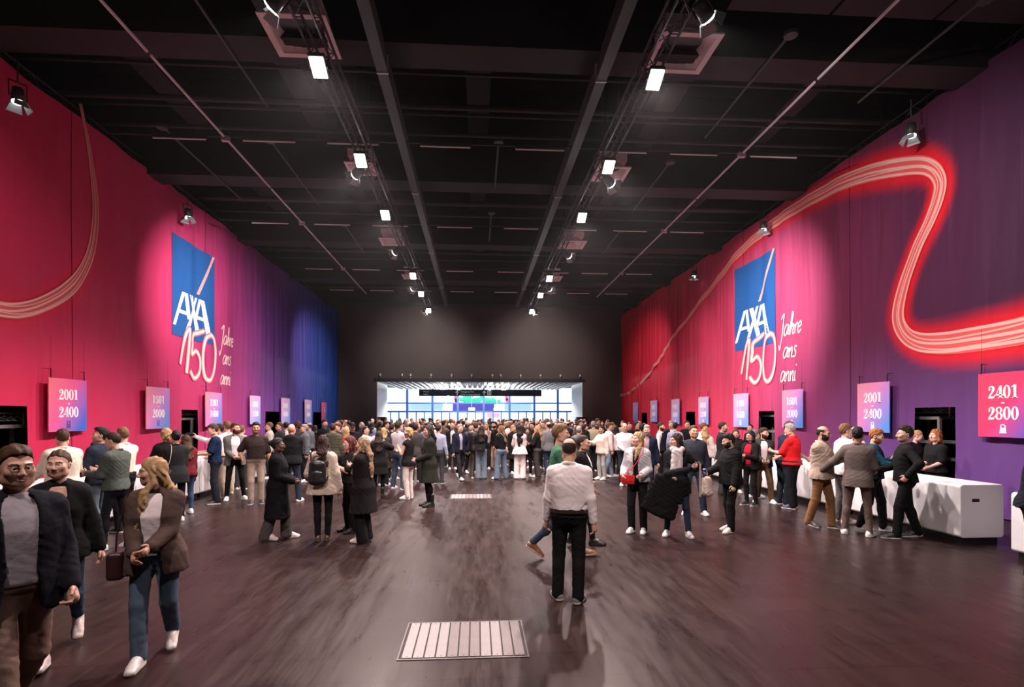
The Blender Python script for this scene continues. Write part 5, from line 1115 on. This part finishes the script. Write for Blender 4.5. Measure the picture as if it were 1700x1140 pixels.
# ---- right middle
pO = person('balding man in a white shirt and black trousers alone in the open floor, back turned', 945, 996, 1.76, 176, b=1.16, hair=('bald', 'dark'), skin='light', top=('shirt', (.74, .65, .64), {'hem': .955}), legs=('straight', (.010, .010, .011)), shoes=((.18, .19, .20), (.62, .50, .40)), res='hi', leg=(((.125, -.02, 0), 22, 0), ((-.10, .06, 0), 16, 0)), armL=(.25, -.06, .86), armR=(-.26, .02, .85), head=(4, 6))
person('man in a green t-shirt and dark jeans walking behind the white shirt', 930, 925, 1.88, 92, b=1.06, hair=('short', 'light'), skin='light', top=('tee', (.05, .15, .085)), legs=('slim', (.03, .045, .07), 1), shoes=((.20, .075, .035), (.5, .4, .32)), leg='walkl', armL='downb', armR='mid')
pV = person('dark-haired woman in a black jacket walking right behind the balding man', 968, 905, 1.70, 75, 'f', hair=('pulled', 'dark'), skin='light', top=('jacket', (.011, .011, .012), {'open': .07, 'sleeve': .75}), inner=('shirt', (.7, .62, .6)), legs=('slim', BK), shoes=B2, leg='step', armL='downf', armR='downf')
pW = person('blond woman in a pale denim jacket and black trousers with white sneakers', 1058, 884, 1.72, -12, 'f', hair=('long', 'blond'), skin='fair', top=('jacket', (.42, .41, .43), {'open': .05, 'denim': 1, 'hem': .90}), inner=('tee', BK), legs=('straight', (.011, .011, .012)), shoes=W2, res='hi', armL=(.14, -.26, 1.04), armR=(-.19, -.22, 1.02), head=(-24, -6), leg='stand')
pX2 = person('woman with long dark hair in a black blazer with a pale scarf, looking left', 1124, 890, 1.71, 2, 'f', hair=('vlong', (.035, .018, .012)), skin='light', top=('blazer', (.011, .011, .012), {'open': .085, 'hem': .74}), inner=('tee', (.62, .54, .53)), legs=('slim', (.026, .04, .065), 1), shoes=((.62, .56, .54), (.72, .68, .66)), res='hi', armL=(.30, -.24, 1.22, (1, .2, -.8)), armR=(-.10, -.30, 1.04), head=(-58, 0), leg='wide', lock=-1)
person('smiling man in a charcoal sweater and jeans behind the woman with the scarf', 1152, 854, 1.80, 8, b=1.08, hair=('short', 'brown'), skin='light', top=('sweater', (.028, .032, .042)), legs=('straight', (.045, .065, .10), 1), shoes=W2, armL='down', armR='down', smile=True, head=(14, -8), leg='wide')
pK = person('bearded man all in black holding a blue can, facing left', 1213, 882, 1.69, -58, b=1.10, hair=('quiff', 'black'), skin='light', beard='full', top=('jacket', (.010, .010, .010)), legs=('straight', (.010, .010, .010)), shoes=((.66, .56, .50), (.72, .66, .62)), res='hi', armR=(-.10, -.34, 1.06), armL='downf', head=(-14, 10), leg='shift', curl=.9)
person('woman with glasses in a red sweater and black cardigan near the right counter', 1246, 839, 1.67, -35, 'f', hair=('bob', 'black'), skin='light', top=('blazer', BK, {'open': .085, 'hem': .84}), inner=('tee', (.32, .010, .025)), legs=('slim', BK), shoes=BW, glasses=True, armL='phone', armR='front', leg='stand')
person('bearded man in a dark green jacket and brown trousers smiling to the right', 1267, 835, 1.72, 10, hair=('quiff', 'dark'), skin='light', beard='full', top=('jacket', (.030, .034, .030), {'open': .075}), inner=('tee', (.66, .56, .56)), legs=('straight', (.16, .09, .05)), shoes=W2, armL='front', armR='front', head=(45, 0), smile=True, leg='wide')
person('tall man in a navy t-shirt leaning at the right counter, back turned', 1301, 838, 1.88, 125, hair=('short', 'brown'), skin='fair', top=('tee', (.016, .020, .040)), legs=('straight', (.020, .026, .035), 1), shoes=BW, armL='counter', armR='counter', lean=10, head=(0, 10))
person('grey-haired man in a bright red polo shirt at the right counter', 1315, 844, 1.84, -112, b=1.18, hair=('short', 'grey'), skin='light', top=('polo', (.72, .018, .022), {'hem': .90}), legs=('straight', (.012, .012, .015)), shoes=((.012, .016, .04), (.6, .6, .6)), armL='phone', armR='mid', head=(0, 12))
person('bald bearded man in a beige jacket and brown trousers with folded arms', 1364, 876, 1.82, 70, b=1.12, hair=('bald', 'dark'), skin='light', beard='full', top=('jacket', (.40, .31, .24)), legs=('straight', (.20, .10, .045)), shoes=((.05, .045, .04), (.6, .55, .5)), res='hi', glasses=True, armL='cross', armR='cross', head=(10, 6), leg='step')
person('man in a white jacket and grey trousers at the right counter, back turned', 1399, 867, 1.85, 118, hair=('short', 'light'), skin='fair', top=('jacket', (.70, .66, .62)), legs=('straight', (.11, .105, .105)), shoes=W2, armL='counter', armR='counter', lean=5)
person('black-haired man in a grey-brown blazer stretching out one arm, back turned', 1424, 888, 1.81, 172, b=1.04, hair=('short', 'black'), skin='tan', top=('blazer', (.125, .098, .090)), legs=('slim', (.13, .085, .075)), shoes=W2, res='hi', leg='wide', armL=(.52, -.08, 1.02, (.3, .6, -.6)), armR=(-.14, -.16, 1.30), head=(8, 0))
pP = person('bearded man in a teal shirt and dark vest holding a phone at the right counter', 1450, 881, 1.78, 82, hair=('short', 'ginger'), skin='fair', beard='full', top=('vest', (.014, .018, .026)), inner=('shirt', (.012, .065, .095)), legs=('straight', (.010, .010, .012)), shoes=((.5, .5, .5), (.7, .7, .7)), res='hi', armR=(-.12, -.42, 1.13), armL='chest', head=(0, 14), leg='step')
person('dark-haired man in a black sweater looking left at the right counter, hand on hip', 1503, 894, 1.83, -78, hair=('quiff', 'dark'), skin='fair', beard='stubble', top=('sweater', (.012, .012, .013), {'collar': True}), legs=('straight', (.010, .010, .011)), shoes=((.02, .02, .02), (.65, .62, .6)), res='hi', armL='hip', armR='mid', head=(8, 0), leg='step', b=1.04)
person('red-blond cloakroom helper in a black t-shirt behind the right counter', 0, 0, 1.74, -82, 'f', hair=('bob', 'ginger'), skin='fair', top=('tee', (.012, .012, .013)), legs=('straight', BK), loc=(8.95, floor_at(1553, 860).y+.0, 0), res='hi', armL='front', armR='front')
person('blond cloakroom helper with glasses bending behind the black sweater', 0, 0, 1.70, 20, 'f', hair=('pulled', 'blond'), skin='fair', top=('tee', BK), legs=('straight', BK), loc=(9.35, 11.2, 0), armL='front', armR='front', glasses=True, head=(30, 15))
person('person in a dark navy jacket cut off by the right picture edge', 1722, 962, 1.78, 60, b=1.1, hair=('short', 'dark'), top=('jacket', (.016, .018, .026)), legs=('straight', (.012, .012, .013)), shoes=((.03, .02, .018), (.2, .07, .05)), res='hi', armL='mid', armR='mid', lean=10)
# ---- right crowd, one by one
person('balding man with glasses in a white shirt at the front of the right crowd', 1037, 806, 1.80, 12, b=1.16, hair=('bald', 'brown'), top=('shirt', (.60, .58, .62)), legs=('straight', (.020, .028, .042), 1), shoes=W2, glasses=True, armL='down', armR='front')
person('man in a cream jacket and pale jeans pointing left in the right crowd', 999, 796, 1.68, -50, hair=('short', 'black'), skin='tan', top=('jacket', (.62, .52, .45)), legs=('straight', (.36, .35, .33), 1), shoes=W2, armR=(-.15, -.42, 1.22), armL='down')
person('person in a pale pink sweater and light jeans looking right', 1011, 792, 1.78, 110, hair=('short', 'brown'), top=('sweater', (.62, .50, .48)), legs=('straight', LD, 1), shoes=W2, res='lo', leg='step')
person('black-haired person in a pale sweater and black trousers, back turned', 1023, 790, 1.67, 165, 'f', hair=('bob', 'black'), top=('sweater', (.64, .55, .53)), legs=('straight', BK), shoes=W2, res='lo')
person('man in a tan polo shirt with his back turned in the right crowd', 985, 782, 1.80, 170, hair=('short', 'grey'), top=('shirt', (.36, .31, .22)), legs=('straight', BK), res='lo', b=1.08)
person('woman with long black hair in a black coat looking right in the crowd', 971, 786, 1.72, 70, 'f', hair=('vlong', 'black'), top=('coat', BK), res='lo')
person('grey-haired man in a black leather jacket, back turned, right of the white shirt', 961, 806, 1.70, 165, hair=('short', 'grey'), top=('jacket', (.02, .019, .02), {'leather': 1}), res='lo')
person('bearded man with a lanyard in a dark suit behind the denim jacket', 1074, 826, 1.77, -5, hair=('short', 'grey'), beard='stubble', top=('blazer', NV, {'open': .06}), inner=('shirt', (.3, .2, .2)))
person('man in a white shirt and dark vest looking right in the right crowd', 1097, 798, 1.79, 75, hair=('short', 'dark'), beard='full', top=('vest', (.014, .016, .025)), inner=('shirt', (.72, .66, .64)), legs=('straight', BK), res='mid')
person('black-haired man in a light blue shirt with his back turned in the right crowd', 1121, 796, 1.79, 170, hair=('short', 'black'), top=('shirt', (.30, .30, .42)), res='lo')
person('man in a black suit behind the light blue shirt', 1114, 786, 1.82, 20, hair=('short', 'grey'), top=('blazer', BK, {'open': .06}), inner=('shirt', WH), res='lo')
person('dark-haired man in black in front of the narrow doorway of the pink curtain', 1141, 788, 1.83, 10, hair=('short', 'black'), top=('jacket', BK), res='lo')
person('man in a pale green jacket looking right near the pink curtain', 1168, 800, 1.79, 130, hair=('short', 'light'), top=('jacket', (.52, .55, .45)), res='lo')
person('woman with blond hair in a white jacket and black trousers, back turned', 1171, 806, 1.69, 175, 'f', hair=('long', 'blond'), top=('jacket', (.66, .56, .52)), legs=('wide', BK), shoes=W2, res='mid', leg='step', armL='downf')
person('man with a shaved head in a dark jacket looking right near the pink curtain', 1200, 822, 1.85, 92, hair=('buzz', 'dark'), beard='stubble', top=('jacket', (.016, .016, .018)), legs=('straight', (.03, .035, .03)), shoes=B2, armL='front', armR='front')
person('small brown-haired woman behind the bearded man in black', 1221, 818, 1.66, 10, 'f', hair=('bob', 'brown'), top=('jacket', BK), res='lo')
person('man in a grey cap behind the dark green jacket', 1254, 826, 1.66, 130, hair=('cap', (.13, .13, .14)), top=('jacket', (.05, .06, .055)), res='lo')
person('cloakroom helper in black in front of the narrow rack of the pink curtain', 0, 0, 1.72, -60, 'f', hair=('pulled', 'dark'), top=('tee', BK), loc=(9.0, 17.6, 0), res='lo')
person('white-haired person between the beige jacket and the white jacket at the right counter', 0, 0, 1.72, -60, 'f', hair=('curly', 'white'), skin='fair', top=('sweater', (.6, .52, .48)), loc=(8.8, floor_at(1382, 843).y+.8, 0), res='lo', armL='counter', armR='counter')
person('man in a dark jacket with a white collar at the back of the right crowd', 992, 771, 1.88, 60, hair=('short', 'black'), top=('blazer', BK, {'open': .06}), inner=('shirt', WH), res='lo')
person('man in a navy jacket looking right beside the white foyer pillar', 963, 776, 1.84, 70, hair=('short', 'brown'), top=('jacket', NV), res='lo')
# ================================================================== THINGS PEOPLE CARRY
def blob(name, prims, h, m, label, cat, loc, rz=0, wr=.008, seed=1., parts=(), group=None):
    P = np.array([p for pr in prims for p in (pr[0], pr[1])]); R = max(max(pr[2], pr[3])*(pr[4][1] if len(pr) > 4 and pr[4] else 1) for pr in prims)+.03
    Fd = Field(P.min(0)-R, P.max(0)+R, h)
    for pr in prims: Fd.cone(pr[0], pr[1], pr[2], pr[3], .03, flat=pr[4] if len(pr) > 4 else None)
    v, q = Fd.mesh(wr, 1.0, seed); root = empty(name, loc, rz); tag(root, label, cat, group); link(parts[0] if parts else 'cloth', mk_mesh(name, v, q), m, root); return root
def on(root): return root.location.copy(), root.rotation_euler.z
def bag(root, c, size, col, label, strap=None, name='handbag', flap=True, clasp=True, rz=0, scol=None):
    """soft-edged bag at local point c of a person; strap = local points"""
    l, a = on(root); p = wpos(root, c); t = empty(name, p, a+rz); tag(t, label, 'bag'); w, d, h = size; m = fmat(col, 'leather')
    MB().box(-w/2, w/2, -d/2, d/2, -h/2, h/2).build('body', m, t, bevel=min(d*.3, .03), seg=3)
    if flap: MB().prism([(-w/2-.003, h/2+.004), (w/2+.003, h/2+.004), (w/2+.003, -h*.02), (w*.3, -h*.12), (-w*.3, -h*.12), (-w/2-.003, -h*.02)], -d/2-.008, -d/2-.002).build('flap', m, t)
    if clasp: MB().box(-.015, .015, -d/2-.014, -d/2-.008, -h*.13, -h*.03).build('clasp', mat('gold_clasp', (.8, .6, .3), .3, .9), t)
    if strap:
        mb = MB(); P = smooth([np.array(q)-np.array(c) for q in strap], 6); cz, sz = math.cos(-rz), math.sin(-rz); P = [(cz*x-sz*y, sz*x+cz*y, z) for x, y, z in P]
        mb.path(P, .007, 6); mb.build('strap', fmat(scol or col, 'leather'), t)
    return t
def phone(root, k, label, off=(0, 0, 0), tilt=.5, lit=False):
    S, E, W = PJ[root.name]['arm'+k]; d = nrm(W-E); c = W+d*.11+np.array(off); t = empty('phone', wpos(root, c), root.rotation_euler.z); t.rotation_euler.x = tilt; tag(t, label, 'phone')
    MB().box(-.036, .036, -.005, .005, -.075, .075).build('case', M_blackgloss, t, bevel=.004); MB().box(-.033, .033, .005, .0062, -.071, .071).build('screen', mat('phone_screen_lit', (.4, .45, .6), .2, emit=1.0) if lit else mat('phone_screen', (.03, .03, .035), .1), t)
# shoulder bag of the woman in the brown blazer
bag(pC, (-.25, .0, .80), (.12, .30, .22), (.035, .012, .012), 'dark maroon shoulder bag at the hip of the woman in the brown blazer', strap=[(-.25, -.10, .90), (-.24, -.07, 1.1), (-.16, -.02, 1.45), (-.2, .09, 1.3), (-.25, .10, .90)], clasp=False, flap=False)
bag(pI, (.20, .10, .92), (.20, .07, .14), (.09, .08, .075), 'small grey chain bag on the back of the black blazer at the left counter', strap=[(.18, .12, .98), (.12, .17, 1.2), (.09, .09, 1.45), (.14, -.1, 1.35)], scol=(.5, .42, .3), rz=PI)
# backpack
l, a = on(pR); t = empty('backpack', wpos(pR, (.05, .235, 1.14)), a); tag(t, 'small black backpack on the beige hooded jacket', 'backpack')
def fmesh(prims, h, wr=.004, seed=2.):
    P = np.array([p for pr in prims for p in (pr[0], pr[1])]); R = .22; Fd = Field(P.min(0)-R, P.max(0)+R, h)
    for pr in prims: Fd.cone(pr[0], pr[1], pr[2], pr[3], .03, flat=pr[4] if len(pr) > 4 else None)
    v, q = Fd.mesh(wr, 1., seed); return mk_mesh('cloth', v, q)
fx = ((1, 0, 0), 1.75)
link('body', fmesh([((0, 0, -.16), (0, 0, .10), .078, .070, fx)], .014), fmat((.012, .011, .013), 'leather'), t)
link('pocket', fmesh([((0, .055, -.15), (0, .055, -.03), .045, .042, ((1, 0, 0), 1.9))], .013), fmat((.018, .016, .018), 'leather'), t)
MB().path(smooth([(-.07, -.04, .15), (-.04, -.02, .22), (.04, -.02, .22), (.07, -.04, .15)], 5), .009, 6).build('handle', M_blackgloss, t)
for q in (-1, 1): MB().path(smooth([(q*.09, -.02, .12), (q*.12, -.10, .30), (q*.13, -.26, .26), (q*.17, -.30, .05), (q*.13, -.05, -.16)], 6), .013, 6).build('strap', M_blackgloss, t)
# bags in the centre crowd
bag(pZ, (.02, .20, 1.0), (.34, .06, .22), (.014, .013, .014), 'large black flap bag on the back of the grey-jeans woman', strap=[(-.12, .18, 1.1), (-.10, .14, 1.42), (-.1, -.08, 1.35)], rz=PI)
bag(pZ2, (-.20, -.06, .93), (.07, .24, .15), (.66, .52, .40), 'cream shoulder bag worn with the black top and blue jeans', strap=[(-.2, .02, 1.0), (-.1, .15, 1.2), (.10, .10, 1.45), (.1, -.1, 1.35)], clasp=False)
# red bag and scarf, coat, tote
bag(pW, (-.10, -.255, .93), (.22, .085, .15), (.62, .012, .018), 'bright red handbag in front of the pale denim jacket', strap=[(-.19, -.24, 1.0), (-.02, -.21, 1.15), (.11, -.16, 1.36), (.10, .0, 1.47), (.02, .13, 1.3)])
l, a = on(pX2)
sc = empty('scarf', l, a); tag(sc, 'pale patterned scarf around the neck of the woman in the black blazer', 'scarf')
link('loop', fmesh([((-.07, -.06, 1.45), (.07, -.06, 1.45), .045, .045), ((.07, -.06, 1.45), (.07, .05, 1.47), .04, .035), ((-.07, -.06, 1.45), (-.07, .05, 1.47), .04, .035)], .013, .010), mat('scarf_print', (.55, .47, .47), .9, bump=.5, bscale=40, var=.55, vscale=26), sc)
link('end', fmesh([((-.03, -.13, 1.42), (-.05, -.165, 1.08), .045, .05, ((1, 0, 0), 1.3)), ((.035, -.13, 1.42), (.03, -.16, 1.16), .04, .04, ((1, 0, 0), 1.3))], .013, .010, 4.), MATS['scarf_print'], sc)
fl = (nrm((.95, 0, -.32)), 3.6); fm = (nrm((.90, 0, -.42)), 3.2)
ct = blob('held_coat', [((.12, -.30, 1.12), (-.16, -.33, 1.06), .06, .065), ((-.06, -.335, 1.0), (-.24, -.31, .40), .055, .056, fl), ((-.20, -.33, .98), (-.44, -.30, .48), .050, .046, fm), ((.02, -.33, 1.02), (-.08, -.31, .66), .05, .04, fl), ((.10, -.29, 1.10), (.27, -.27, 1.22), .04, .03)], .016, fmat((.009, .009, .010)), 'long black coat carried in the arms of the woman with the scarf', 'coat', l, a, wr=.011, parts=('fabric',))
tt = empty('paper_bag', wpos(pX2, (.46, -.08, .86)), a); tag(tt, 'crumpled beige bag hanging beside the woman with the scarf', 'bag')
link('body', fmesh([((0, 0, .10), (.0, 0, -.10), .055, .075, ((1, 0, 0), 1.4))], .013, .016, 3.), mat('crumpled_beige', (.52, .40, .34), .7, bump=.8, bscale=25), tt); MB().path(smooth([(-.06, 0, .12), (-.13, -.12, .40), (-.06, 0, .12)], 5), .006, 5).build('handle', MATS['crumpled_beige'], tt)
st_ = MB().box(-.014, .014, -.006, .006, -.52, .0).build('strap', fmat((.42, .30, .25)), None); st_.name = 'hanging_strap'; st_.location = wpos(pX2, (.34, -.33, 1.24)); st_.rotation_euler.z = a; tag(st_, 'beige strap hanging from the raised hand of the woman with the scarf', 'strap')
# can
S, E, W = PJ[pK.name]['armR']; d = nrm(W-E); c = wpos(pK, W+d*.09+np.array((.015, -.01, .03))); t = empty('drink_can', c, 0); tag(t, 'small blue drink can in the hand of the bearded man in black', 'can')
MB().tube((0, 0, -.055), (0, 0, .055), .031, 20).build('body', mat('can_blue', (.02, .10, .42), .3, .6), t, smooth=False); MB().tube((0, 0, .055), (0, 0, .064), .031, 20, .026).build('lid', M_alu, t)
# phones
phone(pU, 'R', 'phone held up by the woman in the black coat and boots', lit=True, tilt=.1); phone(pY, 'L', 'phone held up by the woman in white in the left crowd', lit=True, tilt=.1); phone(pP, 'R', 'phone in the hand of the bearded man in teal', tilt=-.9); phone(pQ, 'L', 'phone held by the woman in the long black coat', tilt=-.9)
# jackets over arms, cap
l, a = on(pM); blob('held_jacket', [((-.16, -.42, 1.10), (.16, -.42, 1.10), .07, .07), ((-.12, -.42, 1.05), (-.10, -.40, .66), .06, .05, ((1, 0, 0), 1.6)), ((.12, -.42, 1.05), (.12, -.42, .58), .06, .05, ((1, 0, 0), 1.6)), ((0, -.46, 1.02), (0, -.47, .72), .05, .04, ((1, 0, 0), 2.0))], .016, fmat((.014, .013, .015)), 'black jacket hanging over the arms of the man in the navy t-shirt', 'jacket', l, a, wr=.012, parts=('fabric',))
l, a = on(pE); blob('held_coat', [((.02, -.32, 1.14), (.26, -.30, 1.06), .06, .06), ((.10, -.34, 1.08), (.10, -.36, .50), .06, .055, ((1, 0, 0), 2.0)), ((.24, -.30, 1.02), (.26, -.22, .62), .05, .04, ((0, 1, 0), 1.5))], .016, fmat((.010, .010, .012)), 'dark coat over the arm of the man in the navy jacket', 'coat', l, a, wr=.012, parts=('fabric',))
def hat(root, k, label):
    S, E, W = PJ[root.name]['arm'+k]; d = nrm(W-E); p = wpos(root, W+d*.16); t = empty('flat_cap', p, root.rotation_euler.z); tag(t, label, 'cap')
    Fd = Field((-.14, -.2, -.1), (.14, .14, .1), .009); Fd.ell((0, 0, 0), (.10, .12, .055), k=0); Fd.ell((0, -.12, -.025), (.075, .06, .010), k=.01); v, q = Fd.mesh(); link('crown', mk_mesh('flat_cap', v, q), fmat(BK), t)
hat(pL, 'R', 'black cap held out across the left counter'); hat(pM, 'R', 'black cap on the bundle of the man in the navy t-shirt')
# ================================================================== THE REST OF THE CROWD
random.seed(11)
CROWD_TOPS = [('black', BK), ('black', (.015, .014, .016)), ('navy', NV), ('charcoal', CH_), ('grey', (.16, .16, .17)), ('white', (.66, .60, .58)), ('cream', (.55, .46, .38)), ('beige', (.36, .27, .20)), ('light blue', (.28, .33, .45)), ('brown', (.10, .055, .035)), ('olive', (.07, .065, .04)), ('dark red', (.20, .02, .03)), ('pink', (.55, .26, .30)), ('blue', (.02, .07, .22))]
CROWD_W = [14, 10, 8, 8, 6, 9, 5, 5, 4, 4, 3, 2, 2, 3]
CROWD_LEGS = [BK, CH_, (.045, .07, .12), (.14, .18, .24), (.30, .22, .16), (.02, .02, .028)]
protos = []
for i, (sx, hs, tp_, lg_, aL, aR, nm, hn) in enumerate((('m', 'short', 'jacket', 'straight', 'down', 'down', 'man', 'short'), ('m', 'quiff', 'shirt', 'straight', 'front', 'down', 'man', 'swept'), ('m', 'bald', 'blazer', 'straight', 'down', 'front', 'balding man', 'receding'), ('m', 'buzz', 'sweater', 'slim', 'front', 'front', 'man', 'cropped'), ('f', 'long', 'coat', 'slim', 'front', 'down', 'woman', 'long'), ('f', 'bob', 'jacket', 'slim', 'front', 'front', 'woman', 'bobbed'), ('f', 'vlong', 'blazer', 'wide', 'down', 'front', 'woman', 'very long'), ('f', 'pony', 'sweater', 'slim', 'phone', 'front', 'woman', 'tied'), ('m', 'short', 'blazer', 'straight', 'front', 'front', 'man', 'short'), ('f', 'curly', 'coat', 'slim', 'front', 'front', 'woman', 'curly'), ('m', 'short', 'puffer', 'straight', 'phone', 'down', 'man', 'short'), ('f', 'long', 'shirt', 'straight', 'chest', 'front', 'woman', 'long'))):
    r_ = person('prototype', 0, 0, 1.78 if sx == 'm' else 1.68, 0, sx, hair=(hs, 'dark'), top=(tp_, BK), legs=(lg_, BK), shoes=W2, res='far', loc=(0, 60, 0), armL=aL, armR=aR, b=random.uniform(.98, 1.12))
    protos.append((r_, nm, hn, {'jacket': 'jacket', 'shirt': 'shirt', 'blazer': 'blazer', 'sweater': 'sweater', 'coat': 'coat', 'puffer': 'padded jacket'}[tp_]))
taken = [(o.location.x, o.location.y) for o in bpy.data.objects if o.name.startswith('person')]
used_first = set(); USED = set()
def place_crowd(x, y):
    i = random.randrange(len(protos)); pr, nm, hn, tn = protos[i]
    if i in used_first: r_ = copy_tree(pr)
    else: r_ = pr; used_first.add(i)
    hcn = random.choices(['black', 'dark', 'brown', 'light', 'blond', 'grey', 'white', 'ginger'], [5, 7, 6, 3, 4, 3, 1, 1])[0]
    px = 850+F*((x*math.cos(TH)-y*math.sin(TH))/(x*math.sin(TH)+y*math.cos(TH))); zk = 9 if y > YB else int(np.searchsorted([560, 640, 740, 860, 970], px))
    for _t in range(40):
        tcn, tcol = random.choices(CROWD_TOPS, CROWD_W)[0]; hcn = random.choices(['black', 'dark', 'brown', 'light', 'blond', 'grey', 'white', 'ginger'], [5, 7, 6, 3, 4, 3, 1, 1])[0]
        if (nm, hn, tn, tcn, hcn, zk) not in USED: break
    USED.add((nm, hn, tn, tcn, hcn, zk)); lcol = random.choice(CROWD_LEGS); skn = random.choices(['fair', 'light', 'tan', 'brown', 'dark'], [4, 6, 2, 1, 1])[0]
    r_.location = (x, y, 0); r_.rotation_euler.z = math.radians(random.choice([random.uniform(-60, 60), random.uniform(110, 250), random.uniform(0, 360)])); k = random.uniform(.965, 1.045); r_.scale = (k, k, k)
    for ch in r_.children:
        nm_ = ch.name.split('.')[0]
        def setm(j, m): ch.material_slots[j].link = 'OBJECT'; ch.material_slots[j].material = m
        if nm_ == 'body': setm(0, fmat(SKIN[skn], 'skin')); setm(4, fmat(tuple(c*.8 for c in HAIR[hcn]), 'hair'))
        elif nm_ == 'hair': setm(0, fmat(HAIR[hcn], 'hair'))
        elif nm_ == 'trousers': setm(0, fmat(lcol))
        elif nm_ == 'shoe': setm(0, fmat(random.choice([(.7, .68, .66), (.02, .02, .02), (.7, .68, .66)]), 'leather'))
        else: setm(0, fmat(tcol))
    px = 850+F*((x*math.cos(TH)-y*math.sin(TH))/(x*math.sin(TH)+y*math.cos(TH)))
    if y > YB: zone = 'inside the bright foyer'
    elif px < 560: zone = 'in crowd by blue curtain'
    elif px < 640: zone = 'in crowd left of foyer'
    elif px < 740: zone = 'in crowd before left foyer'
    elif px < 860: zone = 'in crowd before middle foyer'
    elif px < 970: zone = 'in crowd before right foyer'
    else: zone = 'in crowd by red curtain'
    hw = {'light': 'light brown', 'ginger': 'reddish', 'dark': 'dark'}.get(hcn, hcn)
    tag(r_, '%s with %s %s hair, %s %s, %s' % (nm, hn, hw, tcn, tn, zone), 'person', 'people ' + zone)
n = 0; tries = 0
while n < 205 and tries < 9000:
    tries += 1; u = random.random()
    if u < .84:
        y = 17+21*random.random()**.8; x = random.uniform(-6.1, 6.6)
        lim = 16.5 if x < -3.6 else (20.5 if x < 2.2 else 18.0)
        if y < lim or y > 37.2: continue
    else: y = random.uniform(38.6, 46); x = random.uniform(OXL+.6, OXR-.6)
    if any((x-a)**2+(y-b)**2 < .50**2 for a, b in taken): continue
    taken.append((x, y)); place_crowd(x, y); n += 1
for i, (pr, *_r) in enumerate(protos):
    if i not in used_first:
        for ch in list(pr.children): bpy.data.objects.remove(ch)
        bpy.data.objects.remove(pr)
print('crowd', n, 'people', PCOUNT[0], 'tris', sum(len(m.polygons)*2 for m in bpy.data.meshes))
# ------------------------------------------------------------------ thin stage haze under the roof
hz = MB().box(-9.0, 9.8, 1.0, 37.5, 4.2, 8.8).build('stage_haze', None); tag(hz, 'thin stage haze hanging under the lighting trusses', 'haze', kind='stuff')
m = bpy.data.materials.new('thin_haze'); m.use_nodes = True; nt = m.node_tree; nt.nodes.remove(nt.nodes['Principled BSDF'])
vs_ = nt.nodes.new('ShaderNodeVolumeScatter'); vs_.inputs['Density'].default_value = 0.0006; vs_.inputs['Anisotropy'].default_value = .35; nt.links.new(vs_.outputs[0], nt.nodes['Material Output'].inputs['Volume']); hz.data.materials.append(m)
